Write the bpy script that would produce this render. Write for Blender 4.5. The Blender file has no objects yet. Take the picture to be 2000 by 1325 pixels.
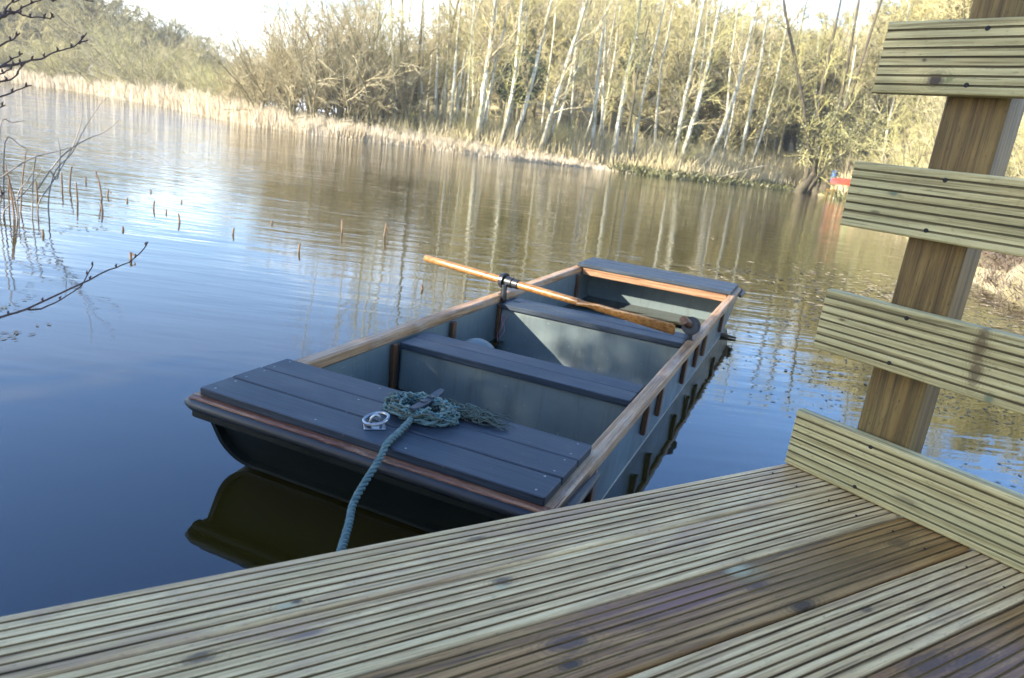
import bpy, math, random
import numpy as np
from mathutils import Vector, Matrix
R_ = math.radians
rnd = random.Random(7)
sc = bpy.context.scene
col = sc.collection

# ------------------------------------------------------------------ camera
CAM = Vector((0.0, 0.0, 1.0874))
Rv = Vector((0.9920361, 0.03393522, 0.1212962)); Uv = Vector((-0.12595383, 0.26728018, 0.95535173)); Fv = Vector((0, 0.96302113, -0.26942586))
cd = bpy.data.cameras.new('camera'); cam = bpy.data.objects.new('camera', cd); col.objects.link(cam)
cam.matrix_world = Matrix(((Rv.x, Uv.x, -Fv.x, CAM.x), (Rv.y, Uv.y, -Fv.y, CAM.y), (Rv.z, Uv.z, -Fv.z, CAM.z), (0, 0, 0, 1)))
cd.sensor_width = 36; cd.lens = 1401.96 / 2000 * 36
cd.clip_start = 0.02; cd.clip_end = 4000
cd.dof.use_dof = True; cd.dof.focus_distance = 1.95; cd.dof.aperture_fstop = 6.3
sc.camera = cam

# ------------------------------------------------------------------ sky and sun
SUN_TO = Vector((-0.85, -0.42, 0.435)).normalized()     # towards the sun
sun_el = math.asin(SUN_TO.z)
w = bpy.data.worlds.new('World'); sc.world = w; w.use_nodes = True
nt = w.node_tree; nt.nodes.clear()
wo = nt.nodes.new('ShaderNodeOutputWorld'); bg = nt.nodes.new('ShaderNodeBackground')
sky = nt.nodes.new('ShaderNodeTexSky'); sky.sky_type = 'NISHITA'; sky.sun_disc = False
sky.sun_elevation = sun_el; sky.sun_rotation = math.atan2(SUN_TO.x, SUN_TO.y)
sky.air_density = 1.0; sky.dust_density = 0.5; sky.ozone_density = 1.8
tc = nt.nodes.new('ShaderNodeTexCoord')
mp = nt.nodes.new('ShaderNodeMapping'); mp.inputs['Scale'].default_value = (1.6, 1.6, 5.0); mp.inputs['Location'].default_value = (2.3, .4, .2)
nz = nt.nodes.new('ShaderNodeTexNoise'); nz.inputs['Scale'].default_value = 1.6; nz.inputs['Detail'].default_value = 6; nz.inputs['Roughness'].default_value = .55
cr = nt.nodes.new('ShaderNodeMapRange'); cr.inputs['From Min'].default_value = .42; cr.inputs['From Max'].default_value = .60
sep = nt.nodes.new('ShaderNodeSeparateXYZ')
hz = nt.nodes.new('ShaderNodeMapRange'); hz.inputs['From Min'].default_value = .25; hz.inputs['From Max'].default_value = .12; hz.inputs['To Min'].default_value = 0; hz.inputs['To Max'].default_value = .95
mul = nt.nodes.new('ShaderNodeMath'); mul.operation = 'MULTIPLY'
mx = nt.nodes.new('ShaderNodeMix'); mx.data_type = 'RGBA'; mx.inputs[7].default_value = (11, 11.4, 12, 1)
L = nt.links.new
L(tc.outputs['Generated'], mp.inputs[0]); L(mp.outputs[0], nz.inputs['Vector']); L(nz.outputs[0], cr.inputs[0])
L(tc.outputs['Generated'], sep.inputs[0]); L(sep.outputs[2], hz.inputs[0]); L(cr.outputs[0], mul.inputs[0]); L(hz.outputs[0], mul.inputs[1])
L(mul.outputs[0], mx.inputs[0]); hs = nt.nodes.new('ShaderNodeHueSaturation'); hs.inputs['Saturation'].default_value = 1.2; hs.inputs['Hue'].default_value = .507; hs.inputs['Value'].default_value = 1.05; L(sky.outputs[0], hs.inputs['Color']); L(hs.outputs[0], mx.inputs[6]); L(mx.outputs[2], bg.inputs[0]); L(bg.outputs[0], wo.inputs[0])
bg.inputs[1].default_value = 0.14
sl = bpy.data.lights.new('sun', 'SUN'); sl.energy = 4.5; sl.angle = R_(0.55); sl.color = (1.0, .93, .80)
so = bpy.data.objects.new('sun', sl); col.objects.link(so); so.rotation_euler = SUN_TO.to_track_quat('Z', 'Y').to_euler()
sc.view_settings.view_transform = 'Standard'; sc.view_settings.look = 'None'; sc.view_settings.gamma = 1
sc.view_settings.use_curve_mapping = False; sc.view_settings.exposure = 1.95
sc.render.engine = 'CYCLES'

# ------------------------------------------------------------------ helpers
def put(name, me, parent=None, loc=(0, 0, 0), rot=(0, 0, 0)):
    o = bpy.data.objects.new(name, me); col.objects.link(o); o.parent = parent
    o.location = loc; o.rotation_euler = rot
    return o
def tag(o, label=None, cat=None, group=None, kind=None):
    if label: o['label'] = label
    if cat: o['category'] = cat
    if group: o['group'] = group
    if kind: o['kind'] = kind
    return o
def empty(name, loc=(0, 0, 0), rz=0, label=None, cat=None, group=None):
    return tag(put(name, None, None, loc, (0, 0, rz)), label, cat, group)

class MB:
    def __init__(s): s.v = []; s.f = []; s.m = []
    def add(s, v, f, m=0):
        b = len(s.v); s.v += [tuple(p) for p in v]; s.f += [tuple(b + i for i in q) for q in f]; s.m += [m] * len(f)
    def box(s, x0, x1, y0, y1, z0, z1, c=0.0, m=0):
        """box with chamfered long edges when c > 0 (section octagon in y-z, along x)"""
        if c <= 0:
            v = [(x, y, z) for x in (x0, x1) for y in (y0, y1) for z in (z0, z1)]
            s.add(v, [(0, 1, 3, 2), (4, 6, 7, 5), (0, 4, 5, 1), (2, 3, 7, 6), (0, 2, 6, 4), (1, 5, 7, 3)], m); return
        def ring(x, k):
            a, b, e, d = y0 + k, y1 - k, z0 + k, z1 - k
            return [(x, a + c, e), (x, b - c, e), (x, b, e + c), (x, b, d - c), (x, b - c, d), (x, a + c, d), (x, a, d - c), (x, a, e + c)]
        rings = [ring(x0, c * .8), ring(x0 + c, 0), ring(x1 - c, 0), ring(x1, c * .8)]
        s.loft(rings, True, True, m)
    def loft(s, rings, cap=True, closed=True, m=0):
        n = len(rings[0]); v = [p for r in rings for p in r]; f = []
        for i in range(len(rings) - 1):
            for j in range(n if closed else n - 1):
                k = (j + 1) % n
                f.append((i * n + j, i * n + k, (i + 1) * n + k, (i + 1) * n + j))
        if cap:
            f.append(tuple(range(n))[::-1]); f.append(tuple((len(rings) - 1) * n + j for j in range(n)))
        s.add(v, f, m)
    def tube(s, pts, r, n=8, cap=True, m=0, flat=None):
        pts = [Vector(p) for p in pts]; rs = r if isinstance(r, (list, tuple)) else [r] * len(pts)
        rings = []; prev = None
        for i, p in enumerate(pts):
            t = (pts[min(i + 1, len(pts) - 1)] - pts[max(i - 1, 0)]); t = t.normalized() if t.length > 1e-9 else Vector((0, 0, 1))
            if prev is None:
                a = Vector((0, 0, 1)) if abs(t.z) < .9 else Vector((1, 0, 0)); prev = (a - t * a.dot(t)).normalized()
            else:
                q = prev - t * prev.dot(t); prev = q.normalized() if q.length > 1e-6 else prev
            b = t.cross(prev)
            rings.append([p + (prev * math.cos(2 * math.pi * k / n) + b * math.sin(2 * math.pi * k / n)) * rs[i] for k in range(n)])
        s.loft(rings, cap, True, m)
    def build(s, name, mats, parent=None, loc=(0, 0, 0), rot=(0, 0, 0), smooth=False, fix=True):
        me = bpy.data.meshes.new(name); me.from_pydata(s.v, [], s.f)
        for mt in (mats if isinstance(mats, (list, tuple)) else [mats]): me.materials.append(mt)
        me.polygons.foreach_set('material_index', s.m)
        me.update()
        if fix:
            import bmesh
            b = bmesh.new(); b.from_mesh(me); bmesh.ops.recalc_face_normals(b, faces=b.faces[:]); b.to_mesh(me); b.free()
        if smooth:
            me.polygons.foreach_set('use_smooth', [True] * len(me.polygons))
            me.set_sharp_from_angle(angle=R_(40))
        return put(name, me, parent, loc, rot)

def mesh_np(name, V, F, mat, smooth=False):
    """V (n,3), F (m,k) arrays of one face size, or a list of such arrays"""
    Fs = F if isinstance(F, list) else [F]
    me = bpy.data.meshes.new(name)
    me.vertices.add(len(V)); me.vertices.foreach_set('co', np.asarray(V, np.float32).ravel())
    nl = sum(f.size for f in Fs); npoly = sum(len(f) for f in Fs)
    me.loops.add(nl); me.loops.foreach_set('vertex_index', np.concatenate([f.ravel() for f in Fs]).astype(np.int32))
    me.polygons.add(npoly)
    tot = np.concatenate([np.full(len(f), f.shape[1]) for f in Fs]); st = np.concatenate([[0], np.cumsum(tot)[:-1]])
    me.polygons.foreach_set('loop_start', st.astype(np.int32)); me.polygons.foreach_set('loop_total', tot.astype(np.int32))
    me.materials.append(mat); me.update(calc_edges=True)
    if smooth: me.polygons.foreach_set('use_smooth', [True] * npoly)
    return me

# ------------------------------------------------------------------ materials
class NT:
    def __init__(s, name):
        s.mat = bpy.data.materials.new(name); s.mat.use_nodes = True; s.t = s.mat.node_tree; s.t.nodes.clear()
        s.out = s.t.nodes.new('ShaderNodeOutputMaterial'); s.b = s.t.nodes.new('ShaderNodeBsdfPrincipled'); s.t.links.new(s.b.outputs[0], s.out.inputs[0])
    def n(s, ty, **kw):
        x = s.t.nodes.new(ty)
        for k, v in kw.items():
            if k.startswith('_'): setattr(x, k[1:], v)
            else: x.inputs[k.replace('__', ' ')].default_value = v
        return x
    def l(s, a, b): s.t.links.new(a, b)
    def coord(s, scale=(1, 1, 1), rand=True, loc=(0, 0, 0), rot=(0, 0, 0)):
        tc = s.n('ShaderNodeTexCoord'); src = tc.outputs['Object']
        if rand:
            oi = s.n('ShaderNodeObjectInfo'); m = s.n('ShaderNodeVectorMath', _operation='SCALE'); m.inputs[0].default_value = (31, 17, 23); s.l(oi.outputs['Random'], m.inputs['Scale'])
            a = s.n('ShaderNodeVectorMath', _operation='ADD'); s.l(src, a.inputs[0]); s.l(m.outputs[0], a.inputs[1]); src = a.outputs[0]
        mp = s.n('ShaderNodeMapping'); mp.inputs['Scale'].default_value = scale; mp.inputs['Location'].default_value = loc; mp.inputs['Rotation'].default_value = rot
        s.l(src, mp.inputs[0]); return mp.outputs[0]
    def noise(s, vec, scale=1, detail=4, rough=.5, dist=0):
        x = s.n('ShaderNodeTexNoise', Scale=scale, Detail=detail, Roughness=rough, Distortion=dist); s.l(vec, x.inputs['Vector']); return x.outputs[0]
    def ramp(s, fac, stops):
        r = s.n('ShaderNodeValToRGB'); e = r.color_ramp.elements
        while len(e) > 1: e.remove(e[-1])
        e[0].position = stops[0][0]; e[0].color = (*stops[0][1], 1)
        for p, c in stops[1:]:
            q = e.new(p); q.color = (*c, 1)
        s.l(fac, r.inputs[0]); return r.outputs[0]
    def mr(s, v, a, b, c=0, d=1):
        m = s.n('ShaderNodeMapRange'); m.inputs[1].default_value = a; m.inputs[2].default_value = b; m.inputs[3].default_value = c; m.inputs[4].default_value = d
        s.l(v, m.inputs[0]); return m.outputs[0]
    def mix(s, fac, a, b, mode='MIX'):
        m = s.n('ShaderNodeMix', _data_type='RGBA', _blend_type=mode)
        for i, x in ((0, fac), (6, a), (7, b)):
            if isinstance(x, (float, int)): m.inputs[i].default_value = x
            elif isinstance(x, tuple): m.inputs[i].default_value = (*x, 1)
            else: s.l(x, m.inputs[i])
        return m.outputs[2]
    def math(s, op, a, b=0):
        m = s.n('ShaderNodeMath', _operation=op)
        for i, x in ((0, a), (1, b)):
            if isinstance(x, (float, int)): m.inputs[i].default_value = x
            else: s.l(x, m.inputs[i])
        return m.outputs[0]
    def bump(s, h, strength=.5, dist=.001):
        b = s.n('ShaderNodeBump', Strength=strength, Distance=dist); s.l(h, b.inputs['Height']); s.l(b.outputs[0], s.b.inputs['Normal'])
    def fin(s, colr=None, rough=.6, metal=0, spec=.5):
        if colr is not None:
            if isinstance(colr, tuple): s.b.inputs['Base Color'].default_value = (*colr, 1)
            else: s.l(colr, s.b.inputs['Base Color'])
        if isinstance(rough, (int, float)): s.b.inputs['Roughness'].default_value = rough
        else: s.l(rough, s.b.inputs['Roughness'])
        s.b.inputs['Metallic'].default_value = metal; s.b.inputs['Specular IOR Level'].default_value = spec
        return s.mat

def wood(name, c0, c1, c2, knot=(.06, .045, .03), stain=None, rough=.6, green=.25, knots=True, fine=1.0, spec=.4, wear=.5, marks=()):
    """c0 dark grain, c1 mid, c2 light; grain runs along local x"""
    m = NT(name)
    warp = m.noise(m.coord((1.1, 6, 6)), 1, 2)
    base = m.coord((1, 1, 1))
    add = m.n('ShaderNodeVectorMath', _operation='MULTIPLY_ADD'); cmb = m.n('ShaderNodeCombineXYZ'); m.l(warp, cmb.inputs[1]); m.l(warp, cmb.inputs[2])
    m.l(cmb.outputs[0], add.inputs[0]); add.inputs[1].default_value = (0, .05, .05); m.l(base, add.inputs[2])
    mp = m.n('ShaderNodeMapping'); mp.inputs['Scale'].default_value = (1.2, 85 * fine, 85 * fine); m.l(add.outputs[0], mp.inputs[0])
    rings = m.noise(mp.outputs[0], 1, 3, .6)
    mp2 = m.n('ShaderNodeMapping'); mp2.inputs['Scale'].default_value = (9, 420, 420); m.l(add.outputs[0], mp2.inputs[0])
    fib = m.noise(mp2.outputs[0], 1, 3, .6)
    g = m.math('ADD', m.math('MULTIPLY', rings, .7), m.math('MULTIPLY', fib, .3))
    c = m.ramp(g, [(.36, c0), (.47, c1), (.57, c2)])
    blotch = m.noise(m.coord((1.7, 9, 9), loc=(5, 2, 1)), 1, 3, .6)
    c = m.mix(m.mr(blotch, .42, .68, 0, green), c, (.17, .20, .10))
    grey = m.noise(m.coord((5, 30, 30), loc=(1, 7, 3)), 1, 6, .75)
    c = m.mix(m.mr(grey, .40, .72, 0, wear), c, tuple(k * .55 for k in c1))
    if stain:
        st = m.noise(m.coord((2.6, 8, 8), loc=(9, 4, 2)), 1, 7, .72, .6)
        c = m.mix(m.mr(st, .50, .64, 0, .75), c, stain)
    h = g
    if knots:
        vo = m.n('ShaderNodeTexVoronoi', Scale=1.0, Randomness=1.0); m.l(m.coord((2.6, 8.5, 8.5)), vo.inputs['Vector'])
        k = m.mr(vo.outputs['Distance'], .20, .12, 0, .85); c = m.mix(k, c, knot)
        k2 = m.mr(vo.outputs['Distance'], .42, .15, 0, .55); ring = m.n('ShaderNodeMath', _operation='SINE'); m.l(m.math('MULTIPLY', vo.outputs['Distance'], 140), ring.inputs[0])
        c = m.mix(m.math('MULTIPLY', k2, m.mr(ring.outputs[0], -.2, 1)), c, c0)
    dirt = m.noise(m.coord((55, 160, 160), loc=(6, 6, 1)), 1, 3, .7); c = m.mix(m.mr(dirt, .60, .72, 0, .55), c, tuple(k * .8 for k in c0))
    chk = m.noise(m.coord((6, 300, 300), loc=(3, 9, 1)), 1, 2, .5); c = m.mix(m.mr(chk, .66, .70, 0, .6), c, tuple(k * .5 for k in c0))
    if marks:
        tcm = m.n('ShaderNodeTexCoord'); wn = m.noise(m.coord((40, 60, 60), False), 1, 4, .7)
        for (x0, y0, rx, ry, mc, ms) in marks:
            mm = m.n('ShaderNodeMapping'); mm.inputs['Scale'].default_value = (1 / rx, 1 / ry, 0); mm.inputs['Location'].default_value = (-x0 / rx, -y0 / ry, 0); m.l(tcm.outputs['Object'], mm.inputs[0])
            ln = m.n('ShaderNodeVectorMath', _operation='LENGTH'); m.l(mm.outputs[0], ln.inputs[0]); dd = m.math('ADD', ln.outputs['Value'], m.math('MULTIPLY', m.math('SUBTRACT', wn, .5), 1.1))
            if ms > .6:
                sn = m.n('ShaderNodeMath', _operation='SINE'); m.l(m.math('MULTIPLY', m.math('ADD', ln.outputs['Value'], m.math('MULTIPLY', wn, .8)), 17), sn.inputs[0])
                c = m.mix(m.math('MULTIPLY', m.mr(ln.outputs['Value'], 2.2, 1.0, 0, .38), m.mr(sn.outputs[0], -.1, .9)), c, c0)
            c = m.mix(m.mr(dd, 1.15, .45, 0, ms), c, mc)
    m.bump(h, .8, .0014)
    rr = m.mr(blotch, .3, .7, rough - .12, rough + .12)
    return m.fin(c, rr, spec=spec)

M = {}
KN = (.07, .045, .03); PU = (.085, .045, .03); TE = (.46, .42, .24); DK = (.02, .014, .010)
DM = {0: [(-.91, .092, .02, .010, KN, .6), (-1.266, .025, .022, .011, TE, .7), (-1.25, .03, .010, .006, KN, .9), (-.606, .069, .014, .008, TE, .5), (-.479, .104, .012, .006, DK, .6)],
      1: [(-.927, .108, .024, .013, KN, .8), (-.94, .095, .012, .008, TE, .6), (-1.395, .105, .026, .012, KN, .8), (-1.255, .101, .03, .010, (.12, .09, .09), .6), (-.72, .07, .02, .008, KN, .5)],
      2: [(-.913, .085, .040, .022, PU, .85), (-.935, .045, .024, .013, DK, .85), (-.50, .128, .030, .018, TE, .8), (-.49, .112, .05, .03, (.30, .27, .14), .35), (-.505, .078, .030, .014, PU, .85), (-.47, .008, .035, .014, DK, .8), (-.081, .072, .035, .018, (.10, .05, .02), .75), (-.66, .10, .13, .03, (.22, .10, .09), .6), (-.30, .06, .20, .06, (.13, .07, .02), .5)],
      3: [(-.369, .102, .02, .009, KN, .7), (-.80, .05, .03, .012, KN, .6)],
      4: [(-.404, .115, .06, .022, PU, .75), (-.319, .091, .05, .018, PU, .7), (-.6, .05, .03, .015, DK, .7)]}
for k_ in range(6):
    if k_ in (2, 4): M['deck%d' % k_] = wood('wet_deck_wood', (.055, .028, .010), (.27, .125, .032), (.44, .235, .075), green=.15, stain=(.20, .09, .06), rough=.42, knot=(.03, .022, .03), knots=False, marks=DM.get(k_, ()))
    else: M['deck%d' % k_] = wood('deck_wood', (.26, .15, .06), (.62, .40, .17), (.84, .60, .29), green=.15, stain=(.44, .27, .15), rough=.52, knots=k_ > 4, marks=DM.get(k_, ()))
FM = [[(.30, .04, .03, .008, KN, .5), (.6, .1, .05, .01, KN, .5)], [(.057, .084, .010, .004, KN, .8), (.345, .112, .014, .042, (.09, .05, .022), .75), (.352, .055, .014, .038, (.09, .05, .022), .75), (.388, .012, .010, .012, (.08, .13, .08), .7)],
      [(.098, .087, .012, .008, (.08, .13, .09), .75), (.07, .040, .012, .006, KN, .6), (.45, .06, .02, .01, KN, .7)], [(.123, .028, .020, .016, (.045, .028, .022), .95), (.148, .032, .008, .010, (.08, .14, .03), .6), (.090, .067, .006, .004, KN, .95), (.33, .09, .02, .01, KN, .5)]]
for k_ in range(4): M['fence%d' % k_] = wood('fence_wood', (.19, .135, .05), (.45, .36, .155), (.60, .50, .24), green=.28, rough=.6, knots=False, marks=FM[k_])
M['deck'] = M['deck0']
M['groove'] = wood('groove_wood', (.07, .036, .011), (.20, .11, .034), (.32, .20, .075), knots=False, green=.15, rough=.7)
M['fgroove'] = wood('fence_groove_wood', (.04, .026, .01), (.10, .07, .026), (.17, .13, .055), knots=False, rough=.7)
M['post'] = wood('post_wood', (.045, .024, .006), (.14, .08, .020), (.22, .135, .038), knots=True, green=.15, rough=.6, fine=.8)
M['gunwale'] = wood('gunwale_wood', (.12, .05, .018), (.35, .185, .078), (.50, .31, .16), stain=(.42, .31, .22), knots=False, green=.0, rough=.5, wear=.8)
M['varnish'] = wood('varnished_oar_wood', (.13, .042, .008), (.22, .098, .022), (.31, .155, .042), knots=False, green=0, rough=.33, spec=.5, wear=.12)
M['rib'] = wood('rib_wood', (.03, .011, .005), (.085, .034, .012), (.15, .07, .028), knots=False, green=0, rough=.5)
M['stern_wood'] = wood('stern_trim_wood', (.11, .045, .018), (.22, .105, .045), (.32, .19, .10), knots=True, green=0, rough=.5)
M['trim'] = wood('peeling_trim_wood', (.09, .03, .018), (.20, .08, .045), (.33, .17, .09), stain=(.42, .30, .18), knots=False, green=0, rough=.6)
M['rough_bank'] = None

def composite():
    m = NT('dark_composite_plank')
    g = m.noise(m.coord((6, 260, 260)), 1, 3, .6); b = m.noise(m.coord((4, 8, 8)), 1, 4, .6); sp = m.noise(m.coord((60, 60, 60)), 1, 2, .5)
    c = m.ramp(g, [(.36, (.008, .013, .021)), (.64, (.028, .042, .058))])
    c = m.mix(m.mr(b, .45, .75, 0, .4), c, (.045, .06, .075))
    c = m.mix(m.mr(sp, .70, .78, 0, .5), c, (.15, .16, .16))
    m.bump(g, .6, .0008)
    return m.fin(c, m.mr(b, .3, .7, .42, .6), spec=.5)
M['plank'] = composite()
def plain(name, c, rough=.5, metal=0, var=.25, scale=12, spec=.5, bump=.0, c2=None, scuff=None):
    m = NT(name); n = m.noise(m.coord((scale,) * 3), 1, 5, .6)
    cc = m.mix(m.mr(n, .3, .75), c, c2 if c2 else tuple(k * (1 - var) for k in c))
    if scuff:
        dn = m.noise(m.coord((26, 26, 2.5), loc=(4, 4, 4)), 1, 5, .75); cc = m.mix(m.mr(dn, .52, .72, 0, .55), cc, scuff)
        sn = m.noise(m.coord((40, 5, 60), loc=(2, 8, 1)), 1, 3, .6); cc = m.mix(m.mr(sn, .66, .72, 0, .35), cc, tuple(k * 2.2 for k in c))
    if bump: m.bump(m.noise(m.coord((scale * 9,) * 3), 1, 3), .5, bump)
    return m.fin(cc, m.mr(n, .3, .7, max(.03, rough - .08), rough + .08), metal, spec)
M['liner'] = plain('grey_blue_hull_plastic', (.135, .165, .155), .45, c2=(.085, .11, .11), scuff=(.06, .065, .05), scale=5, bump=.0003)
M['hull'] = plain('outer_hull_plastic', (.10, .13, .135), .42, c2=(.06, .078, .08), scuff=(.05, .05, .035), scale=6)
M['bow'] = plain('dark_bow_plastic', (.007, .010, .008), .45, c2=(.013, .016, .011), scale=7, spec=.3)
M['rubber'] = plain('black_rubber_rim', (.010, .011, .013), .5, c2=(.022, .022, .022), scale=14)
M['blackp'] = plain('black_rowlock_plastic', (.012, .013, .016), .4, scale=20)
M['steel'] = plain('galvanised_steel', (.36, .37, .38), .36, 1, scale=30)
M['screw'] = plain('screw_head', (.32, .32, .31), .5, .6, scale=30)
M['dark'] = plain('dark_hole', (.012, .010, .008), .8, scale=30)
M['rope'] = plain('teal_rope', (.14, .205, .185), .85, c2=(.06, .105, .10), scale=60, bump=.0008)
M['rope_old'] = plain('weathered_rope', (.05, .055, .035), .85, c2=(.10, .14, .12), scale=35, bump=.0008)
M['rope_light'] = plain('light_teal_fibre', (.11, .25, .27), .8, c2=(.06, .15, .155), scale=40)
M['pink'] = plain('pink_cord', (.45, .10, .13), .7, c2=(.55, .3, .32), scale=60)
M['twig'] = plain('dark_twig_bark', (.045, .026, .022), .6, c2=(.09, .05, .04), scale=90)
M['shoot'] = plain('pale_shoot_bark', (.13, .10, .085), .6, c2=(.20, .16, .12), scale=30)
M['stalk'] = plain('broken_reed_stalk', (.09, .045, .02), .7, c2=(.26, .17, .09), scale=8)
M['weed'] = plain('floating_weed_leaf', (.035, .032, .022), .5, c2=(.09, .075, .04), scale=5)
M['straw'] = plain('floating_straw', (.50, .40, .24), .7, c2=(.30, .22, .12), scale=5)
M['canoe'] = plain('red_canoe_plastic', (.36, .035, .03), .35, c2=(.62, .09, .03), scale=2)
M['orange'] = plain('orange_plastic', (.85, .16, .02), .4, scale=4)
M['lime'] = plain('bright_green_plastic', (.10, .62, .12), .4, c2=(.3, .75, .25), scale=4)
M['barrel'] = plain('blue_plastic', (.08, .17, .33), .4, scale=4)
M['litter'] = plain('bank_leaf', (.10, .065, .04), .8, c2=(.20, .15, .10), scale=2)
M['leaf'] = plain('evergreen_leaf', (.045, .075, .025), .45, c2=(.10, .14, .045), scale=1.3)
M['ivy'] = plain('ivy_leaf', (.085, .09, .03), .5, c2=(.22, .20, .09), scale=1.1)

def varied(name, cols, scale=.5, rough=.8, fine=6):
    m = NT(name); a = m.noise(m.coord((scale,) * 3), 1, 3, .6); b = m.noise(m.coord((fine,) * 3, loc=(3, 1, 2)), 1, 2, .5)
    oi = m.n('ShaderNodeObjectInfo'); f = m.math('ADD', m.math('MULTIPLY', a, .6), m.math('ADD', m.math('MULTIPLY', b, .35), m.math('MULTIPLY', oi.outputs['Random'], .12)))
    n = len(cols); c = m.ramp(f, [(.34 + .36 * i / (n - 1), k) for i, k in enumerate(cols)])
    return m.fin(c, rough, spec=.2)
M['reed'] = varied('dry_reed', [(.26, .19, .10), (.46, .37, .235), (.62, .53, .38)], .8, .75, 9)
M['twigs'] = varied('bare_twig', [(.21, .17, .09), (.41, .345, .195), (.58, .50, .31)], .7)
M['twigs_green'] = varied('mossy_twig', [(.22, .20, .075), (.39, .355, .145), (.54, .49, .25)], .5)
M['straw_stems'] = varied('straw_stems', [(.24, .19, .08), (.44, .36, .19), (.60, .51, .32)], .45)
M['twigs_pink'] = varied('distant_pinkish_twig', [(.24, .20, .075), (.43, .37, .16), (.58, .51, .28)], .3)
M['twigs_olive'] = varied('distant_olive_twig', [(.19, .17, .075), (.33, .295, .15), (.46, .42, .25)], .22)
def birch():
    m = NT('birch_bark'); n = m.noise(m.coord((5, 5, 1.6)), 1, 4, .6); b = m.noise(m.coord((3, 3, 14), loc=(2, 2, 2)), 1, 3, .7)
    c = m.ramp(n, [(.35, (.26, .24, .15)), (.5, (.48, .46, .34)), (.65, (.62, .59, .48))])
    c = m.mix(m.mr(b, .56, .66, 0, .85), c, (.07, .06, .04))
    tc = m.n('ShaderNodeTexCoord'); sp = m.n('ShaderNodeSeparateXYZ'); m.l(tc.outputs['Object'], sp.inputs[0])
    low = m.math('ADD', sp.outputs[2], m.math('MULTIPLY', n, 3.0))
    c = m.mix(m.mr(low, 4.0, 2.2, 0, .8), c, (.085, .075, .045))
    m.bump(b, .6, .01)
    return m.fin(c, .75, spec=.2)
M['birch'] = birch()
M['bark'] = plain('dark_bark', (.055, .042, .028), .85, c2=(.12, .10, .05), scale=3, bump=.01)
M['bark_green'] = plain('mossy_bark', (.12, .11, .05), .85, c2=(.24, .21, .12), scale=2, bump=.01)

def ground_mat():
    m = NT('bank_ground'); a = m.noise(m.coord((.5,) * 3, False), 1, 6, .65); b = m.noise(m.coord((7,) * 3, False), 1, 5, .7)
    c = m.ramp(a, [(.35, (.16, .13, .06)), (.5, (.28, .23, .12)), (.62, (.38, .32, .20))])
    c = m.mix(m.mr(b, .5, .7, 0, .5), c, (.15, .17, .05))
    m.bump(b, .8, .03)
    return m.fin(c, .9, spec=.15)
M['ground'] = ground_mat()
def water_mat():
    m = NT('pond_water')
    tc = m.n('ShaderNodeTexCoord'); sp = m.n('ShaderNodeSeparateXYZ'); m.l(tc.outputs['Object'], sp.inputs[0])
    a = m.noise(m.coord((.8, 4.2, 1), False, rot=(0, 0, R_(6))), 1, 2, .5)
    b = m.noise(m.coord((2.4, 11, 1), False, rot=(0, 0, R_(-4))), 1, 2, .5)
    b2 = m.noise(m.coord((6, 26, 1), False, rot=(0, 0, R_(9))), 1, 2, .5)
    big = m.noise(m.coord((.16, .22, 1), False), 1, 2, .5)
    calm = m.mr(sp.outputs[1], 1.8, 8.0, .07, 1.0)
    gust = m.mr(big, .35, .65, .45, 1.1)
    h = m.math('ADD', m.math('MULTIPLY', a, 1.0), m.math('ADD', m.math('MULTIPLY', b, .42), m.math('MULTIPLY', b2, .10)))
    h = m.math('MULTIPLY', h, m.math('MULTIPLY', m.math('MULTIPLY', calm, m.math('MULTIPLY', m.mr(sp.outputs[1], 8, 40, 1, 2.0), m.mr(sp.outputs[0], -3, -16, 1, 3.5))), gust))
    m.bump(h, 1.0, .0105)
    m.b.inputs['IOR'].default_value = 1.74; m.b.inputs['Specular Tint'].default_value = (.52, .72, 1, 1)
    return m.fin((.028, .020, .003), .025, spec=.5)
M['water'] = water_mat()

# ------------------------------------------------------------------ terrain and water
SH = [(-180, 2.7), (-90, 2.7), (-72, 2.8), (-66, 9), (-60, 30), (-50, 90), (-43, 118), (-38, 115), (-35, 110), (-32, 98), (-27.4, 66), (-23.5, 46.6), (-20.8, 40.6), (-17.2, 37.7), (-13.5, 36.8), (-9.7, 36.8), (-5.7, 36.2), (-1.8, 36.6), (2.2, 38), (5.4, 39.3), (10.1, 39), (13.9, 42.3), (17.6, 46), (21.1, 47.5), (23.2, 40), (25.6, 22.5), (28.2, 16), (32, 11), (36.7, 8.6), (45, 7), (60, 5), (80, 3.8), (100, 3.0), (140, 2.7), (180, 2.7)]
SA = np.array([a for a, _ in SH]); SR = np.array([r for _, r in SH])
def shore(a): return np.interp(a, SA, SR)
def gz(ang, t):
    """ground height t metres beyond the shore at bearing ang (degrees)"""
    t = np.asarray(t, float)
    lo = np.where(t < 0, np.maximum(-.9, t * .35) - .02, .0)
    rise = .38 * (1 - np.exp(-np.maximum(t, 0) / 1.2))
    hill = np.clip((np.asarray(ang) + 16) / 14, 0, 1) * np.clip((42 - np.asarray(ang)) / 10, 0, 1)
    return lo + rise + hill * 17 * np.clip((t - 12) / 75, 0, 1) ** 1.3
def gnd(x, y):
    a = math.degrees(math.atan2(x, y)); return float(gz(a, math.hypot(x, y) - shore(a)))
angs = np.concatenate([np.arange(-180, -72, 4), np.arange(-72, 46, .8), np.arange(46, 180, 4)])
ts = np.array([-60, -20, -6, -2.5, -1.2, -.5, -.15, .0, .15, .4, .8, 1.5, 3, 6, 10, 16, 25, 40, 60, 90, 140, 300, 900, 2500.])
V = []; nr = len(ts)
rg = np.random.default_rng(3)
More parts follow.
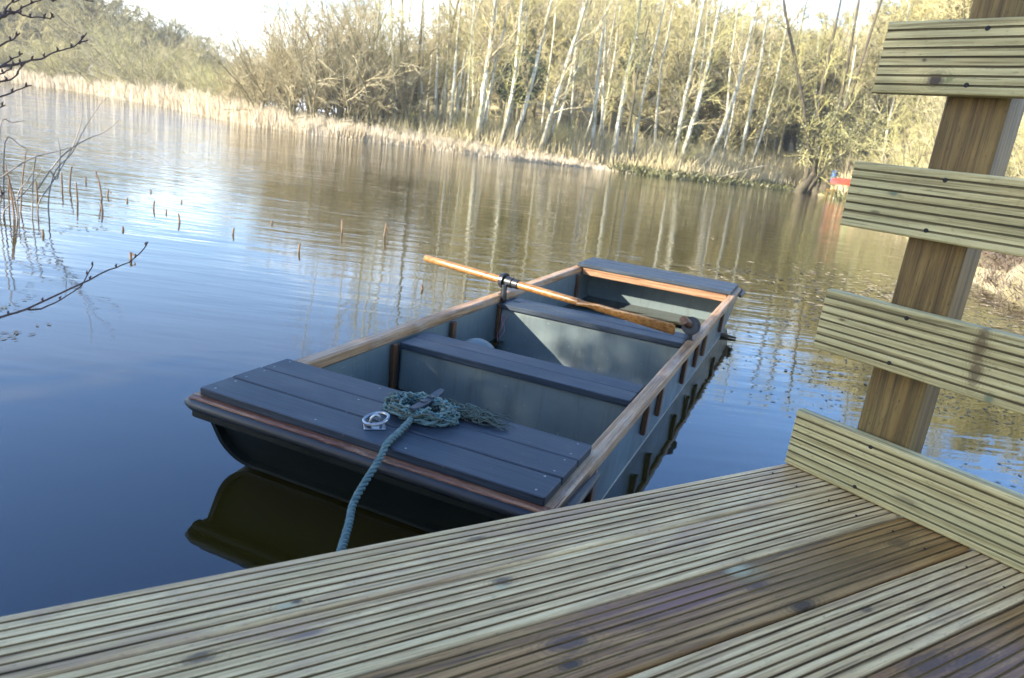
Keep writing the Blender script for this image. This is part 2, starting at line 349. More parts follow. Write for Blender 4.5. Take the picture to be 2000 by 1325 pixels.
for a in angs:
    R0 = float(shore(a)) + rg.normal(0, .012) * min(float(shore(a)), 25) * .4
    for t in ts:
        rr = max(R0 + t, .3 * (1 + (t + 60) / 60)) if t < 0 else R0 + t
        z = float(gz(a, t)) + (rg.normal(0, .05) if .3 < t < 60 else 0)
        V.append((rr * math.sin(R_(a)), rr * math.cos(R_(a)), z))
na = len(angs); F = []
for i in range(na):
    j = (i + 1) % na
    for k in range(nr - 1): F.append((i * nr + k, i * nr + k + 1, j * nr + k + 1, j * nr + k))
V.append((0, 0, -.95)); F3 = np.array([[len(V) - 1, i * nr, ((i + 1) % na) * nr] for i in range(na)])
tag(put('ground', mesh_np('ground', np.array(V), [np.array(F), F3], M['ground'], True)), 'grassy muddy bank running round the pond with leaf litter', kind='structure')
# boat frame (x across to starboard side nearest the fence, y from bow to stern)
BO = Vector((-0.8938, 1.9652, 0)); BR = R_(68.068 - 90)
def bw(x, y, z=0): return BO + Matrix.Rotation(BR, 3, 'Z') @ Vector((x, y, z))
mb = MB(); S = 1200
hole = [bw(.10, .5), bw(1.03, .5), bw(1.03, 3.35), bw(.10, 3.35)]
out = [Vector((-S, -S, 0)), Vector((S, -S, 0)), Vector((S, S, 0)), Vector((-S, S, 0))]
mb.add(hole + out, [(4, 5, 1, 0), (5, 6, 2, 1), (6, 7, 3, 2), (7, 4, 0, 3)])
wat = mb.build('water', M['water']); tag(wat, 'calm dark blue pond water with fine ripples', kind='structure')

# ------------------------------------------------------------------ jetty decking
DZ = 0.3799
E0 = Vector((.721, 1.6927, DZ)); thF = -.8775
u = Vector((math.cos(thF), math.sin(thF), 0)); nb = Vector((.76914717, .63907169, 0))
va = .5678; v = Vector((math.cos(va), math.sin(va), 0)); nn = Vector((math.sin(va), -math.cos(va), 0))
def groove_profile(W, T, ng=7, gw=.0048, gd=.0028):
    p = [(0, -T, 0), (0, -.0045, 0), (.0015, -.0014, 0), (.0045, 0, 0)]; seg = []
    for j in range(1, ng + 1):
        c = W * j / (ng + 1)
        p += [(c - gw / 2, 0, 0), (c - gw / 3, -gd, 1), (c + gw / 3, -gd, 1), (c + gw / 2, 0, 1)]
    p += [(W - .0045, 0, 0), (W - .0015, -.0014, 0), (W, -.0045, 0), (W, -T, 0)]
    return p
def grooved(W, T, x0, x1, cut0=0.0, cut1=0.0, nseg=1, wob=0.0, **kw):
    """board along x, width along y from 0 to W, top at z=0; ends cut at slope cut (dx per dy)"""
    P = groove_profile(W, T, **kw); m = MB(); rings = []
    for i in range(nseg + 1):
        t = i / nseg
        rings.append([(x0 + cut0 * y + (x1 + cut1 * y - x0 - cut0 * y) * t, y + wob * math.sin(i * 2.1) * .3, z + wob * math.sin(i * 1.3)) for y, z, _ in P])
    n = len(P); vv = [p for r in rings for p in r]; f = []; mi = []
    for i in range(nseg):
        for j in range(n):
            k = (j + 1) % n
            f.append((i * n + j, i * n + k, (i + 1) * n + k, (i + 1) * n + j)); mi.append(1 if P[k][2] == 1 else 0)
    f.append(tuple(range(n))[::-1]); mi.append(0); f.append(tuple(nseg * n + j for j in range(n))); mi.append(0)
    m.v = vv; m.f = f; m.m = mi
    return m
jetty = empty('jetty', (E0.x, E0.y, 0), va, 'jetty deck of grooved pale timber boards in the foreground beside the boat', 'jetty')
# local: x along v, y = -n*offset (local y axis = rotate(v,90)) ; board k occupies offset k*.1451.. -> local y from -(k+1)w to -k w
WB = .1451
slope = .1263
for k in range(17):
    wet = (k == 2) or (k == 4)
    x1 = (k * WB) * slope + .021 + rnd.uniform(-.003, .003)
    m = grooved(.1405, .028, -3.3, x1 + .1405 * slope, 0, -slope, nseg=6, wob=.0007)
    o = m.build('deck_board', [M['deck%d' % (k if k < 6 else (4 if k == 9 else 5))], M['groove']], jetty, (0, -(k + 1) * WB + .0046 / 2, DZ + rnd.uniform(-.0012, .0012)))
    if k == 2: o['label'] = 'wet brown board with purple staining and dark knots'
# joists, bearer and legs
for xx in (-2.9, -2.2, -1.5, -.75):
    m = MB(); m.box(-.0, 2.44, -.022, .022, -.12, 0, .003); m.build('joist', M['post'], jetty, (xx, -.012, DZ - .0305), (0, 0, R_(-90)))
m = MB(); m.box(0, 2.44, -.022, .022, -.12, 0, .003)
o = m.build('joist', M['post'], jetty, (-.06, -.012, DZ - .0305), (0, 0, R_(-90) + math.atan(slope)))
m = MB(); m.box(-3.2, -.02, -.022, .022, -.12, 0, .003); m.build('edge_beam', M['post'], jetty, (0, -.04, DZ - .0308))
for xx in (-2.6, -1.3, -.3):
    for yy in (-.12, -1.6):
        m = MB(); m.box(-.95, DZ - .03, -.045, .045, -.045, .045, .006); m.build('leg', M['post'], jetty, (xx, yy, 0), (0, R_(-90), 0))
# screws of the deck boards
ms = MB(); ms.tube([(0, 0, -.001), (0, 0, .0008)], [.0026, .0024], 8)
sc_me = None
for k in range(6):
    for xx in (-.08 + k * WB * slope,):
        for yy in (.035, .105):
            if sc_me is None: o = ms.build('deck_screw', M['dark'], jetty); sc_me = o.data
            else: o = put('deck_screw', sc_me, jetty)
            o.location = (xx, -k * WB - yy, DZ + .0006)

# ------------------------------------------------------------------ fence
fence = empty('fence', (E0.x, E0.y, 0), thF, 'timber railing of four grooved boards on brown posts at the jetty side', 'fence')
# local x along u, local y = nb direction (away from the deck)
for i, (zb_, xs) in enumerate([(.0028, .004), (.3088, .004), (.6044, -.004), (.8968, -.004)]):
    m = grooved(.145, .028, xs, 2.55, 0, 0, nseg=4, wob=.0006)
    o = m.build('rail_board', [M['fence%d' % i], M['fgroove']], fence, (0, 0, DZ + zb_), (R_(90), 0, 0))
    # rotate: y->z, z->-y (top of profile faces the deck side)
    for q in (.19, 1.72):
        for hz_ in (.0195, .1255):
            s_ = MB(); s_.tube([(0, .0005, 0), (0, -.0008, 0)], [.0055, .0048], 8); s_.build('screw_hole', M['dark'], fence, (q + (.004 if hz_ > .1 else -.006), 0, DZ + zb_ + hz_))
for xx in (.148, 1.68):
    m = MB(); m.box(-.9, DZ + 1.5, -.046, .046, -.0605, .0605, .005)
    m.build('post', M['post'], fence, (xx + .046, .0295 + .0605, 0), (0, R_(-90), 0)).rotation_euler = (0, R_(-90), 0)
for c_ in fence.children:
    if c_.name.startswith('post'):
        c_.rotation_euler = (0, R_(-90), 0)

# ------------------------------------------------------------------ boat
boat = empty('boat', BO, BR, 'blunt ended blue grey rowing punt with dark plank decks moored to the jetty', 'boat')
W_ = 1.10; LEN = 3.86
def sect(s, inset=0.0, top=.205, zb=None):
    """closed hull section at s, from left top round the bottom to right top"""
    if zb is None:
        e0 = np.interp(s, [0, .05, .12, .25, .45, .7, 1.0, 3.2, 3.6, 3.86], [.010, .006, -.002, -.020, -.05, -.10, -.12, -.12, -.05, .02])
        zb = float(e0)
    rad = float(np.interp(s, [0, .3, .8, 3.3, 3.86], [.095, .10, .10, .10, .125]))
    rad = min(rad, top - zb - .02)
    xl = .012 + inset; xr = W_ + .003 - inset; flare = .012
    P = [(xl - flare + .004, top)]
    for q in np.linspace(0, math.pi / 2, 7): P.append((xl + rad - rad * math.cos(q), zb + rad - rad * math.sin(q)))
    for q in np.linspace(math.pi / 2, 0, 7): P.append((xr - rad + rad * math.cos(q), zb + rad - rad * math.sin(q)))
    P.append((xr + flare - .004, top))
    return P
ss = [.012, .05, .12, .25, .45, .7, 1.2, 2, 2.8, 3.2, 3.45, 3.65, 3.8, 3.85]
mh = MB()
rings = []
for s in ss:
    P = sect(s)
    rings.append([(x, s + (.0 if s > .3 else (0.205 - z) * .42 * (1 - s / .3)), z) for x, z in P])
mh.loft(rings, cap=False, closed=False)
n_ = len(rings[0])
mh.build('hull', M['hull'], boat, smooth=True)
# bow face: frame and recessed panel
mbw = MB(); outer = rings[0]
cx_ = W_ / 2; 
def shrink(P, k, dy):
    zc = .10
    return [(cx_ + (p[0] - cx_) * (1 - k * .35), p[1] + dy, zc + (p[2] - zc) * (1 - k * 1.1)) for p in P]
r1 = shrink(outer, .10, .0); r2 = shrink(outer, .13, .022)
mbw.loft([outer, r1, r2], cap=False, closed=True); mbw.add(r2, [tuple(range(len(r2)))])
mbw.build('bow_panel', M['bow'], boat, smooth=False)
mst = MB(); mst.add(rings[-1], [tuple(range(n_))]); mst.build('stern_panel', M['bow'], boat)
# black rubber rims wrapping both ends
def rim(s0, s1, y_end, sgn):
    yo = -.022 if sgn > 0 else LEN + .022
    c = .035
    P = [(-.035, y_end, .222), (-.035, yo + sgn * c, .222), (-.035 + c * .3, yo + sgn * c * .3, .222), (-.035 + c, yo, .222)]
    P += [(x, yo, .222) for x in (.3, .6, .9)]
    P += [(W_ + .045 - c, yo, .222), (W_ + .045 - c * .3, yo + sgn * c * .3, .222), (W_ + .045, yo + sgn * c, .222), (W_ + .045, y_end, .222)]
    m = MB(); m.tube(P, [.010] + [.0165] * (len(P) - 2) + [.010], 10); return m
rim(0, 0, .30, 1).build('bow_rim', M['rubber'], boat, smooth=True)
rim(0, 0, LEN - .22, -1).build('stern_rim', M['rubber'], boat, smooth=True)
# lip under the bow rim
m = MB(); m.box(-.02, W_ + .03, -.014, .02, .176, .204, .006); m.build('bow_lip', M['bow'], boat)
# peeling wooden trim between planks and rim (segmented for an uneven edge)
m = MB(); rings2 = []
for i in range(41):
    x = -.018 + (W_ + .036) * i / 40; e = rnd.uniform(-.002, .002); f_ = rnd.uniform(-.0025, .001)
    rings2.append([(x, -.020 + e, .236), (x, .03, .236), (x, .03, .2455), (x, -.014 + e, .2455 + f_), (x, -.020 + e, .242 + f_)])
m.loft(rings2); m.build('bow_trim', M['trim'], boat)
m = MB(); m.box(.0, .40, -.012, .012, .236, .2455, .002); m.build('bow_trim', M['trim'], boat, (W_ + .012, -.0, 0), (0, 0, R_(90)))
m = MB(); m.box(.0, .40, -.012, .012, .236, .2455, .002); m.build('bow_trim', M['trim'], boat, (-.012, -.0, 0), (0, 0, R_(90)))
# gunwales: along s -> build along x then rotate 90
for xa, xb in ((-.020, .036), (1.080, 1.127)):
    m = MB(); rr = []
    for i in range(25):
        s = .01 + 3.83 * i / 24; e = rnd.uniform(-.0012, .0012); wdt = (xb - xa)
        z1 = .2465 + (0 if i < 24 else 0); z0 = .204
        c = .006
        rr.append([(s, -xb, z0 + c), (s, -xb, z1 - c + e), (s, -xb + c, z1 + e), (s, -xa - c, z1 + e), (s, -xa, z1 - c + e), (s, -xa, z0 + c), (s, -xa - c, z0), (s, -xb + c, z0)])
    m.loft(rr); m.build('gunwale', M['gunwale'], boat, rot=(0, 0, R_(90)), smooth=False)
    # aft continuation under the stern planks
# inner liner walls and floor
ml = MB(); ys = [.37, .5, 1.2, 2, 2.8, 3.5, 3.70]
def inner(s):
    zb = -.085 if .45 < s < 3.4 else -.03
    rad = .06; xl = .04; xr = 1.075; P = [(xl - .006, .206)]
    for q in np.linspace(0, math.pi / 2, 6): P.append((xl + rad - rad * math.cos(q), zb + rad - rad * math.sin(q)))
    for q in np.linspace(math.pi / 2, 0, 6): P.append((xr - rad + rad * math.cos(q), zb + rad - rad * math.sin(q)))
    P.append((xr + .006, .206)); return [(x, s, z) for x, z in P]
rl = [inner(s) for s in ys]
ml.loft(rl, cap=False, closed=False); ml.add(rl[0], [tuple(range(len(rl[0])))]); ml.add(rl[-1], [tuple(range(len(rl[0])))])
ml.build('liner', M['liner'], boat, smooth=True)
# moulded seat boxes
def seatbox(s0, s1):
    m = MB(); c = .012; x0, x1 = .046, 1.069
    def rr(z, k): return [(x0 + .02 + k, s0 + k, z), (x1 - .02 - k, s0 + k, z), (x1 - k, s0 + .02 + k, z), (x1 - k, s1 - .02 - k, z), (x1 - .02 - k, s1 - k, z), (x0 + .02 + k, s1 - k, z), (x0 + k, s1 - .02 - k, z), (x0 + k, s0 + .02 + k, z)]
    m.loft([rr(-.084, -.02), rr(-.06, -.006), rr(.0, 0), (rr(.165, 0)), rr(.178, .003), rr(.182, .012)], cap=True)
    m.build('seat_box', M['liner'], boat, smooth=True)
seatbox(1.015, 1.225); seatbox(2.035, 2.25)
def planks(s0, s1, n, x0, x1, ztop, th, gap=.005, name='plank'):
    wd = (s1 - s0 - gap * (n - 1)) / n; out = []
    for i in range(n):
        a = s0 + i * (wd + gap)
        m = MB(); e0 = rnd.uniform(-.002, .002); e1 = rnd.uniform(-.002, .002)
        m.box(x0 + e0 - (x0 + x1) / 2, x1 + e1 - (x0 + x1) / 2, -wd / 2, wd / 2, -th, 0, .003)
        out.append(m.build(name, M['plank'], boat, ((x0 + x1) / 2, a + wd / 2, ztop + rnd.uniform(-.0008, .0008))))
    return wd
planks(0, .3752, 3, 0, 1.098, .272, .0258, name='foredeck_plank')
planks(1.0, 1.225, 2, .062, 1.06, .2105, .027, .004, name='seat_plank')
planks(2.02, 2.245, 2, .062, 1.06, .2105, .027, .004, name='seat_plank')
planks(3.4664, 3.8604, 3, 0, 1.098, .272, .0258, name='stern_plank')
m = MB(); m.box(.045, 1.072, 3.478, 3.50, .192, .2455, .003); m.build('stern_crossbeam', M['stern_wood'], boat)
m = MB(); m.box(.075, 1.045, .345, .366, .196, .2455, .003); m.build('bow_crossbeam', M['rib'], boat)
m = MB(); m.box(-.012, 1.112, 3.868, 3.884, .236, .2455, .002); m.build('stern_trim', M['trim'], boat)
# foredeck screws
sm = MB(); sm.tube([(0, 0, -.001), (0, 0, .0009)], [.0038, .0032], 8); sme = None
for s in (.022, .103, .150, .227, .277, .352, 3.49, 3.83):
    for x in (.035, .40, .70, 1.062):
        if x in (.40, .70) and s in (.103, .150, .277): continue
        if sme is None: o = sm.build('plank_screw', M['screw'], boat); sme = o.data
        else: o = put('plank_screw', sme, boat)
        pk = min([c for c in boat.children if 'deck_plank' in c.name or 'stern_plank' in c.name], key=lambda c: abs(c.location.y - s))
        o.parent = pk; o.location = (x + rnd.uniform(-.006, .006) - pk.location.x, s + rnd.uniform(-.004, .004) - pk.location.y, .2722 - pk.location.z)
# ribs
def rib(x0, x1, s, z0, z1, wd=.03, mat='rib'):
    m = MB(); m.box(z0, z1, -wd / 2, wd / 2, -(x1 - x0) / 2, (x1 - x0) / 2, .003)
    m.build('rib', M[mat], boat, ((x0 + x1) / 2, s, 0), (0, R_(-90), 0))
for s, z0 in ((.36, .05), (1.03, .085), (1.27, .085), (1.79, .08), (2.12, .08), (2.36, .085), (3.02, .085)):
    rib(1.110, 1.129, s, z0, .2035, .034)
for s, z0 in ((.7, .02), (1.25, .05), (1.8, .08), (2.12, .08), (2.9, .085)): rib(-.018, .000, s, z0, .2035, .034)
for s, z0 in ((1.178, .0), (1.50, .0), (2.04, .01), (2.265, .0), (3.385, .02)):
    if s in (1.178,): s = .985
    rib(.040, .060, s, z0, .2035, .034)
for s in (.985, 1.6, 2.30, 3.39): rib(1.056, 1.075, s, .0, .2035, .03)
m = MB()
m.box(.45, 3.5, -.0015, .0015, -.001, .005); m.build('waterline_strip', plain('pale_waterline', (.42, .40, .34), .6), boat, (W_ + .0045, 0, 0), (0, 0, R_(90)))  # thin pale strip along the hull side at water level
# moulded grey hump beside the left wall between the seats
m = MB(); rr = []
for i in range(9):
    a = i / 8 * math.pi / 2; q = .115 * math.cos(a)
    rr.append([(.065 + .14 + q * 1.15 * math.cos(t), 1.46 + q * 1.2 * math.sin(t), -.06 + .22 * math.sin(a) ** .8) for t in np.linspace(0, 2 * math.pi, 20, endpoint=False)])
m.loft(rr); m.build('moulded_dome', M['liner'], boat, smooth=True)
# rowlocks: post, fork and rubber collar
def rowlock(x, s, ztop=.247, zc=.31):
    m = MB(); m.tube([(0, 0, ztop - .05 - ztop), (0, 0, zc - ztop - .035)], .009, 10)
    m.box(-.018, .018, -.014, .014, -.012, .004, .003)
    m.build('rowlock', M['blackp'], boat, (x, s, ztop))
rowlock(.030, 2.085); rowlock(1.092, 1.985)
# lumpy clamp on the left gunwale
m = MB(); m.tube([(.045, 2.075, .305), (.05, 2.07, .27), (.052, 2.07, .225), (.047, 2.075, .175)], [.016, .014, .017, .007], 8); m.build('rowlock_strap', M['blackp'], boat, smooth=True)
m = MB(); m.tube([(.05, 2.075, .30), (.075, 2.10, .335), (.08, 2.10, .36)], [.01, .006, .002], 6); m.build('rowlock_strap', M['blackp'], boat)
# fittings on the foredeck: ring on square plate, black cleat
rp = MB(); rp.box(-.03, .03, -.024, .024, 0, .003, .001); rp.build('plate', M['steel'], boat, (.553, .088, .2722), (0, 0, R_(38)))
rp = MB(); rp.tube([(.0 + .034 * math.cos(a), .0 + .034 * math.sin(a), .006 * math.sin(a + 1)) for a in np.linspace(0, 2 * math.pi, 33)], .0048, 8, cap=False); rp.build('mooring_ring', M['steel'], boat, (.545, .106, .288), (R_(6), 0, 0), smooth=True)
rp = MB(); rp.tube([(.015 * math.cos(a), 0, .034 * math.sin(a)) for a in np.linspace(0, math.pi, 13)], .0045, 8); rp.build('ring_staple', M['steel'], boat, (.555, .088, .274), (0, 0, R_(38)), smooth=True)
cl = MB(); rr = []
for i in range(13):
    t = i / 12; y = -.098 + .196 * t; wv = .0125 * (1 - .45 * (2 * t - 1) ** 6); zt = .046 + .004 * abs(2 * t - 1) ** 2; th = .014 * (1 - .5 * abs(2 * t - 1) ** 3)
    rr.append([(-wv, y, zt - th), (wv, y, zt - th), (wv * 1.05, y, zt - th * .3), (wv * .8, y, zt), (-wv * .8, y, zt), (-wv * 1.05, y, zt - th * .3)])
cl.loft(rr); cl.build('cleat', M['plank'], boat, (.612, .268, .270), (0, 0, R_(3)), smooth=False)
for yy in (-.022, .022):
    m = MB(); m.tube([(0, 0, 0), (0, 0, .048)], [.011, .011], 8); m.build('cleat_foot', M['blackp'], boat, (.612, .268 + yy, .271))
    m = MB(); m.tube([(0, 0, 0), (0, 0, .003)], [.006, .005], 10); m.build('cleat_bolt', M['steel'], boat, (.612, .268 + yy, .3155))

# ------------------------------------------------------------------ oars
def oar(name, label, P, R, blade=None, parts=()):
    a = Vector(P[0]); o = empty(name, a, 0, label, 'oar', 'wooden oars of the punt'); return o
# oar across the boat, handle out over the water, blade resting by the far rowlock
h0 = bw(-.545, 2.215, .335); cL = bw(.030, 2.085, .312); e1 = bw(1.02, 1.935, .290)
oarA = empty('oar', h0, 0, 'varnished oar lying across the punt with its blade by the right gunwale', 'oar', 'wooden oars of the punt')
def rel(p): return p - h0
dr = (e1 - h0).normalized(); up = Vector((0, 0, 1)); sd = dr.cross(up).normalized(); up2 = sd.cross(dr)
Lo = (e1 - h0).length
m = MB(); rr = []
prof = [(0, .0165, .0165), (.004, .020, .020), (.15, .0215, .0215), (.5, .0215, .0215), (.9, .020, .020), (1.05, .019, .019), (1.16, .021, .016), (1.26, .029, .012), (1.36, .034, .009), (1.5, .037, .007), (Lo - .01, .038, .006), (Lo, .032, .004)]
for d_, a, b in prof:
    wa = (sd * .30 + up2 * .95) if d_ > 1.1 else sd; wb = (up2 * .30 - sd * .95) if d_ > 1.1 else up2
    rr.append([dr * d_ + wa * a * math.cos(t) * (.8 if d_ > 1.2 else 1) + wb * (b * math.sin(t)) for t in np.linspace(0, 2 * math.pi, 14, endpoint=False)])
m.loft(rr[:6]); m.build('shaft', M['varnish'], oarA, smooth=True)
m = MB(); m.loft(rr[5:]); m.build('blade', M['varnish'], oarA, smooth=True)
dl = (cL - h0).dot(dr); m = MB()
for k, (a, b, r_) in enumerate(((-.034, -.022, .034), (-.018, -.004, .045), (0, .045, .030), (.05, .085, .0265))):
    m.tube([dr * (dl + a), dr * (dl + b)], r_, 14)
m.build('collar', M['blackp'], oarA, smooth=True)
# second oar seen end on
kc = bw(1.085, 1.985, .315); vdir = (kc - CAM).normalized(); ax = (vdir + Vector((.05, 0, .02))).normalized()
hd2 = kc - ax * .10 + Vector((-.035, 0, .025)); ax = (kc - hd2).normalized(); ax = (ax + vdir * 2).normalized()
oarB = empty('oar', hd2, 0, 'oar seen end on in the right rowlock with a black rubber collar', 'oar', 'wooden oars of the punt')
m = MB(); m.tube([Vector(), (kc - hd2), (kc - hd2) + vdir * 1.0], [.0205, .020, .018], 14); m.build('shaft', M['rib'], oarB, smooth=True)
m = MB(); q0 = (kc - hd2) + vdir * 1.0; sdb = vdir.cross(Vector((0, 0, 1))).normalized(); ub = sdb.cross(vdir)
m.loft([[q0 + vdir * t_ + sdb * a * math.cos(t) + ub * b * math.sin(t) for t in np.linspace(0, 2 * math.pi, 12, endpoint=False)] for t_, a, b in ((-.01, .019, .019), (.12, .04, .012), (.3, .06, .007), (.6, .062, .006), (.62, .05, .004))]); m.build('blade', M['varnish'], oarB, smooth=True)
m = MB()
for a, b, r_ in ((-.030, -.016, .034), (-.014, .0, .042), (.002, .016, .046), (.018, .05, .034)): m.tube([(kc - hd2) + vdir * a, (kc - hd2) + vdir * b], r_, 16)
m.build('collar', M['blackp'], oarB, smooth=True)

# ------------------------------------------------------------------ ropes
def twisted(mb_, pts, R, r, pitch, step=.006):
    pts = [Vector(p) for p in pts]; L_ = [0]
    for i in range(1, len(pts)): L_.append(L_[-1] + (pts[i] - pts[i - 1]).length)
    n = int(L_[-1] / step); P = []
    for i in range(n + 1):
        d_ = L_[-1] * i / n; k = max(j for j in range(len(L_)) if L_[j] <= d_ + 1e-9); k = min(k, len(pts) - 2); t = (d_ - L_[k]) / max(L_[k + 1] - L_[k], 1e-9); P.append(pts[k].lerp(pts[k + 1], t))
    for s in range(3):
        Q = []
        for i, p in enumerate(P):
            t = (P[min(i + 1, n)] - P[max(i - 1, 0)]).normalized(); a = t.cross(Vector((.3, .8, .5))).normalized(); b = t.cross(a)
            ph = 2 * math.pi * (i * L_[-1] / n / pitch + s / 3); Q.append(p + (a * math.cos(ph) + b * math.sin(ph)) * R)
        mb_.tube(Q, r, 6)
rope = empty('mooring_rope', bw(.612, .268, .28), 0, 'frayed teal mooring rope coiled on the foredeck cleat and running down to the jetty', 'rope')
def rr_(p): return Vector(p) - rope.location
def smoothpath(K, n=12):
    K = [Vector(k) for k in K]; out_ = []
    for i in range(len(K) - 1):
        p0, p1, p2, p3 = K[max(i - 1, 0)], K[i], K[i + 1], K[min(i + 2, len(K) - 1)]
        for j in range(n):
            t = j / n; out_.append(.5 * ((2 * p1) + (p2 - p0) * t + (2 * p0 - 5 * p1 + 4 * p2 - p3) * t * t + (3 * p1 - p0 - 3 * p2 + p3) * t ** 3))
    out_.append(K[-1]); return out_
de = Vector((-.2354, 1.0766, DZ))
K = [bw(.60, .215, .291), bw(.625, .16, .290), bw(.640, .08, .286), bw(.652, .0, .281), bw(.668, -.06, .262), bw(.700, -.20, .225)]
A_ = K[-1]; Bp = de + Vector((-.030, -.02, -.10))
K += [A_.lerp(Bp, .25) + Vector((0, 0, -.012)), A_.lerp(Bp, .5) + Vector((0, 0, -.016)), A_.lerp(Bp, .75) + Vector((0, 0, -.012)), Bp, Bp + Vector((-.05, -.06, -.10))]
m = MB(); twisted(m, [rr_(p) for p in smoothpath(K)], .0056, .0046, .050); m.build('rope_line', M['rope'], rope, smooth=True)
# coil: wavy strands round the cleat
def strand(kind, i):
    r0 = random.Random(i * 13 + 5); a0 = r0.uniform(0, 6.28); turns = r0.uniform(.5, 1.15); ra = r0.uniform(.062, .118); rb = r0.uniform(.038, .082); P = []
    zz = r0.uniform(.278, .312); n = 44; ph = r0.uniform(0, 6)
    for j in range(n):
        t = a0 + turns * 2 * math.pi * j / n; wv = .006 * math.sin(j * 1.25 + ph) + .004 * math.sin(j * 2.6 + ph * 2)
        x = .607 + (ra + wv) * math.cos(t); y = .245 + (rb + wv) * math.sin(t)
        P.append(rr_(bw(x, y, max(.276, zz + .006 * math.sin(j * .9 + ph)))))
    return P
m = MB(); m2 = MB(); m3 = MB()
for i in range(30): (m if i % 3 else m2).tube(strand(0, i), [.0034 + .0011 * math.sin(j * .7 + i) for j in range(44)], 5)
for i in range(12):
    P = strand(1, 100 + i); m3.tube([p + Vector((.012, -.006, .003)) for p in P[:22]], .0022, 5)
m.build('rope_coil', M['rope'], rope, smooth=True); m2.build('rope_coil', M['rope_old'], rope, smooth=True); m3.build('loose_fibres', M['rope_light'], rope, smooth=True)
m = MB()
for i in range(60):
    r0 = random.Random(i + 900); x0 = .62 + r0.uniform(-.05, .05); y0 = .325 + r0.uniform(-.045, .02); L1 = r0.uniform(.12, .235); aa = R_(r0.uniform(-4, 38)); P = []; ph = r0.uniform(0, 6)
    for j in range(16):
        t = j / 15; wv = .0075 * math.sin(j * 1.5 + ph)
        x = x0 + L1 * t * math.cos(aa) - wv * math.sin(aa); y = y0 + L1 * t * math.sin(aa) * .45 + wv * math.cos(aa)
        z = .2765 + r0.uniform(0, .002) + .026 * (1 - t) * r0.random() + .012 * math.sin(t * 3.1) * r0.random()
        P.append(rr_(bw(x, y, z)))
    m.tube(P, [.0030 * (1 - .5 * j / 15) for j in range(16)], 4)
m.build('frayed_end', M['rope_old'], rope, smooth=True)
# pink cord hanging from the left rowlock
cord = empty('cord', bw(.062, 2.06, .19), 0, 'frayed pink cord hanging from the left rowlock inside the punt', 'cord')
m = MB(); o0 = cord.location
for k in range(5):
    P = [bw(.066 + .01 * k + .008 * math.sin(j * .9 + k * 2), 2.045 - .004 * j * (k % 2), .185 - j * (.013 + .002 * (k % 3))) - o0 for j in range(13)]
    m.tube(P, .0016, 5)
m.build('strands', M['pink'], cord)

# ------------------------------------------------------------------ vectorised twigs
def frusta(P0, P1, r0, r1, n=3):
    """arrays (N,3),(N,3),(N,),(N,) -> verts, quads"""
    N = len(P0); T = P1 - P0; T /= np.linalg.norm(T, axis=1, keepdims=True) + 1e-9
    A = np.cross(T, np.array([.31, .77, .55])); A /= np.linalg.norm(A, axis=1, keepdims=True) + 1e-9; B = np.cross(T, A)
    V = np.zeros((N, 2 * n, 3))
    for k in range(n):
        c, s = math.cos(2 * math.pi * k / n), math.sin(2 * math.pi * k / n); D = A * c + B * s
        V[:, k] = P0 + D * r0[:, None]; V[:, n + k] = P1 + D * r1[:, None]
    base = (np.arange(N) * 2 * n)[:, None, None]
    q = np.array([[k, (k + 1) % n, n + (k + 1) % n, n + k] for k in range(n)])[None]
    return V.reshape(-1, 3), (base + q).reshape(-1, 4)
def grow(rng, P, D, L_, r, up=0.0, wig=.18, seg=3, taper=.25):
    """polylines; returns pts (N,seg+1,3), radii (N,seg+1)"""
    N = len(P); pts = [P]; d = D.copy(); rad = [r]
    for s in range(seg):
        d = d + rng.normal(0, wig, (N, 3)); d[:, 2] += up; d /= np.linalg.norm(d, axis=1, keepdims=True)
        pts.append(pts[-1] + d * (L_ / seg)[:, None]); rad.append(r * (1 - (1 - taper) * (s + 1) / seg))
    return np.stack(pts, 1), np.stack(rad, 1)
def spawn(rng, pts, rad, L_, k, tmin=.2, spread=.9, lf=.5, rf=.5, rmin=.004, tmax=1.0):
    N, S1, _ = pts.shape; t = rng.uniform(tmin, tmax, (N, k)) * (S1 - 1); t = np.minimum(t, S1 - 1 - 1e-4); i = t.astype(int); f = (t - i)[..., None]
    idx = np.arange(N)[:, None]; a = pts[idx, i]; b = pts[idx, i + 1]; P = a * (1 - f) + b * f
    D = (b - a); D /= np.linalg.norm(D, axis=2, keepdims=True) + 1e-9
    D = D + rng.normal(0, spread, D.shape); D /= np.linalg.norm(D, axis=2, keepdims=True) + 1e-9
    ra = rad[idx, i] * rf; LL = (L_[:, None] * lf * rng.uniform(.6, 1.2, (N, k)) * (1 - .45 * (t / (S1 - 1))))
    return P.reshape(-1, 3), D.reshape(-1, 3), LL.ravel(), np.maximum(ra.ravel(), rmin)
def segs(pts, rad):
    return pts[:, :-1].reshape(-1, 3), pts[:, 1:].reshape(-1, 3), rad[:, :-1].ravel(), rad[:, 1:].ravel()
def join(parts, n=3):
    P0, P1, a, b = [np.concatenate(x) for x in zip(*parts)]
    return frusta(P0, P1, a, b, n)

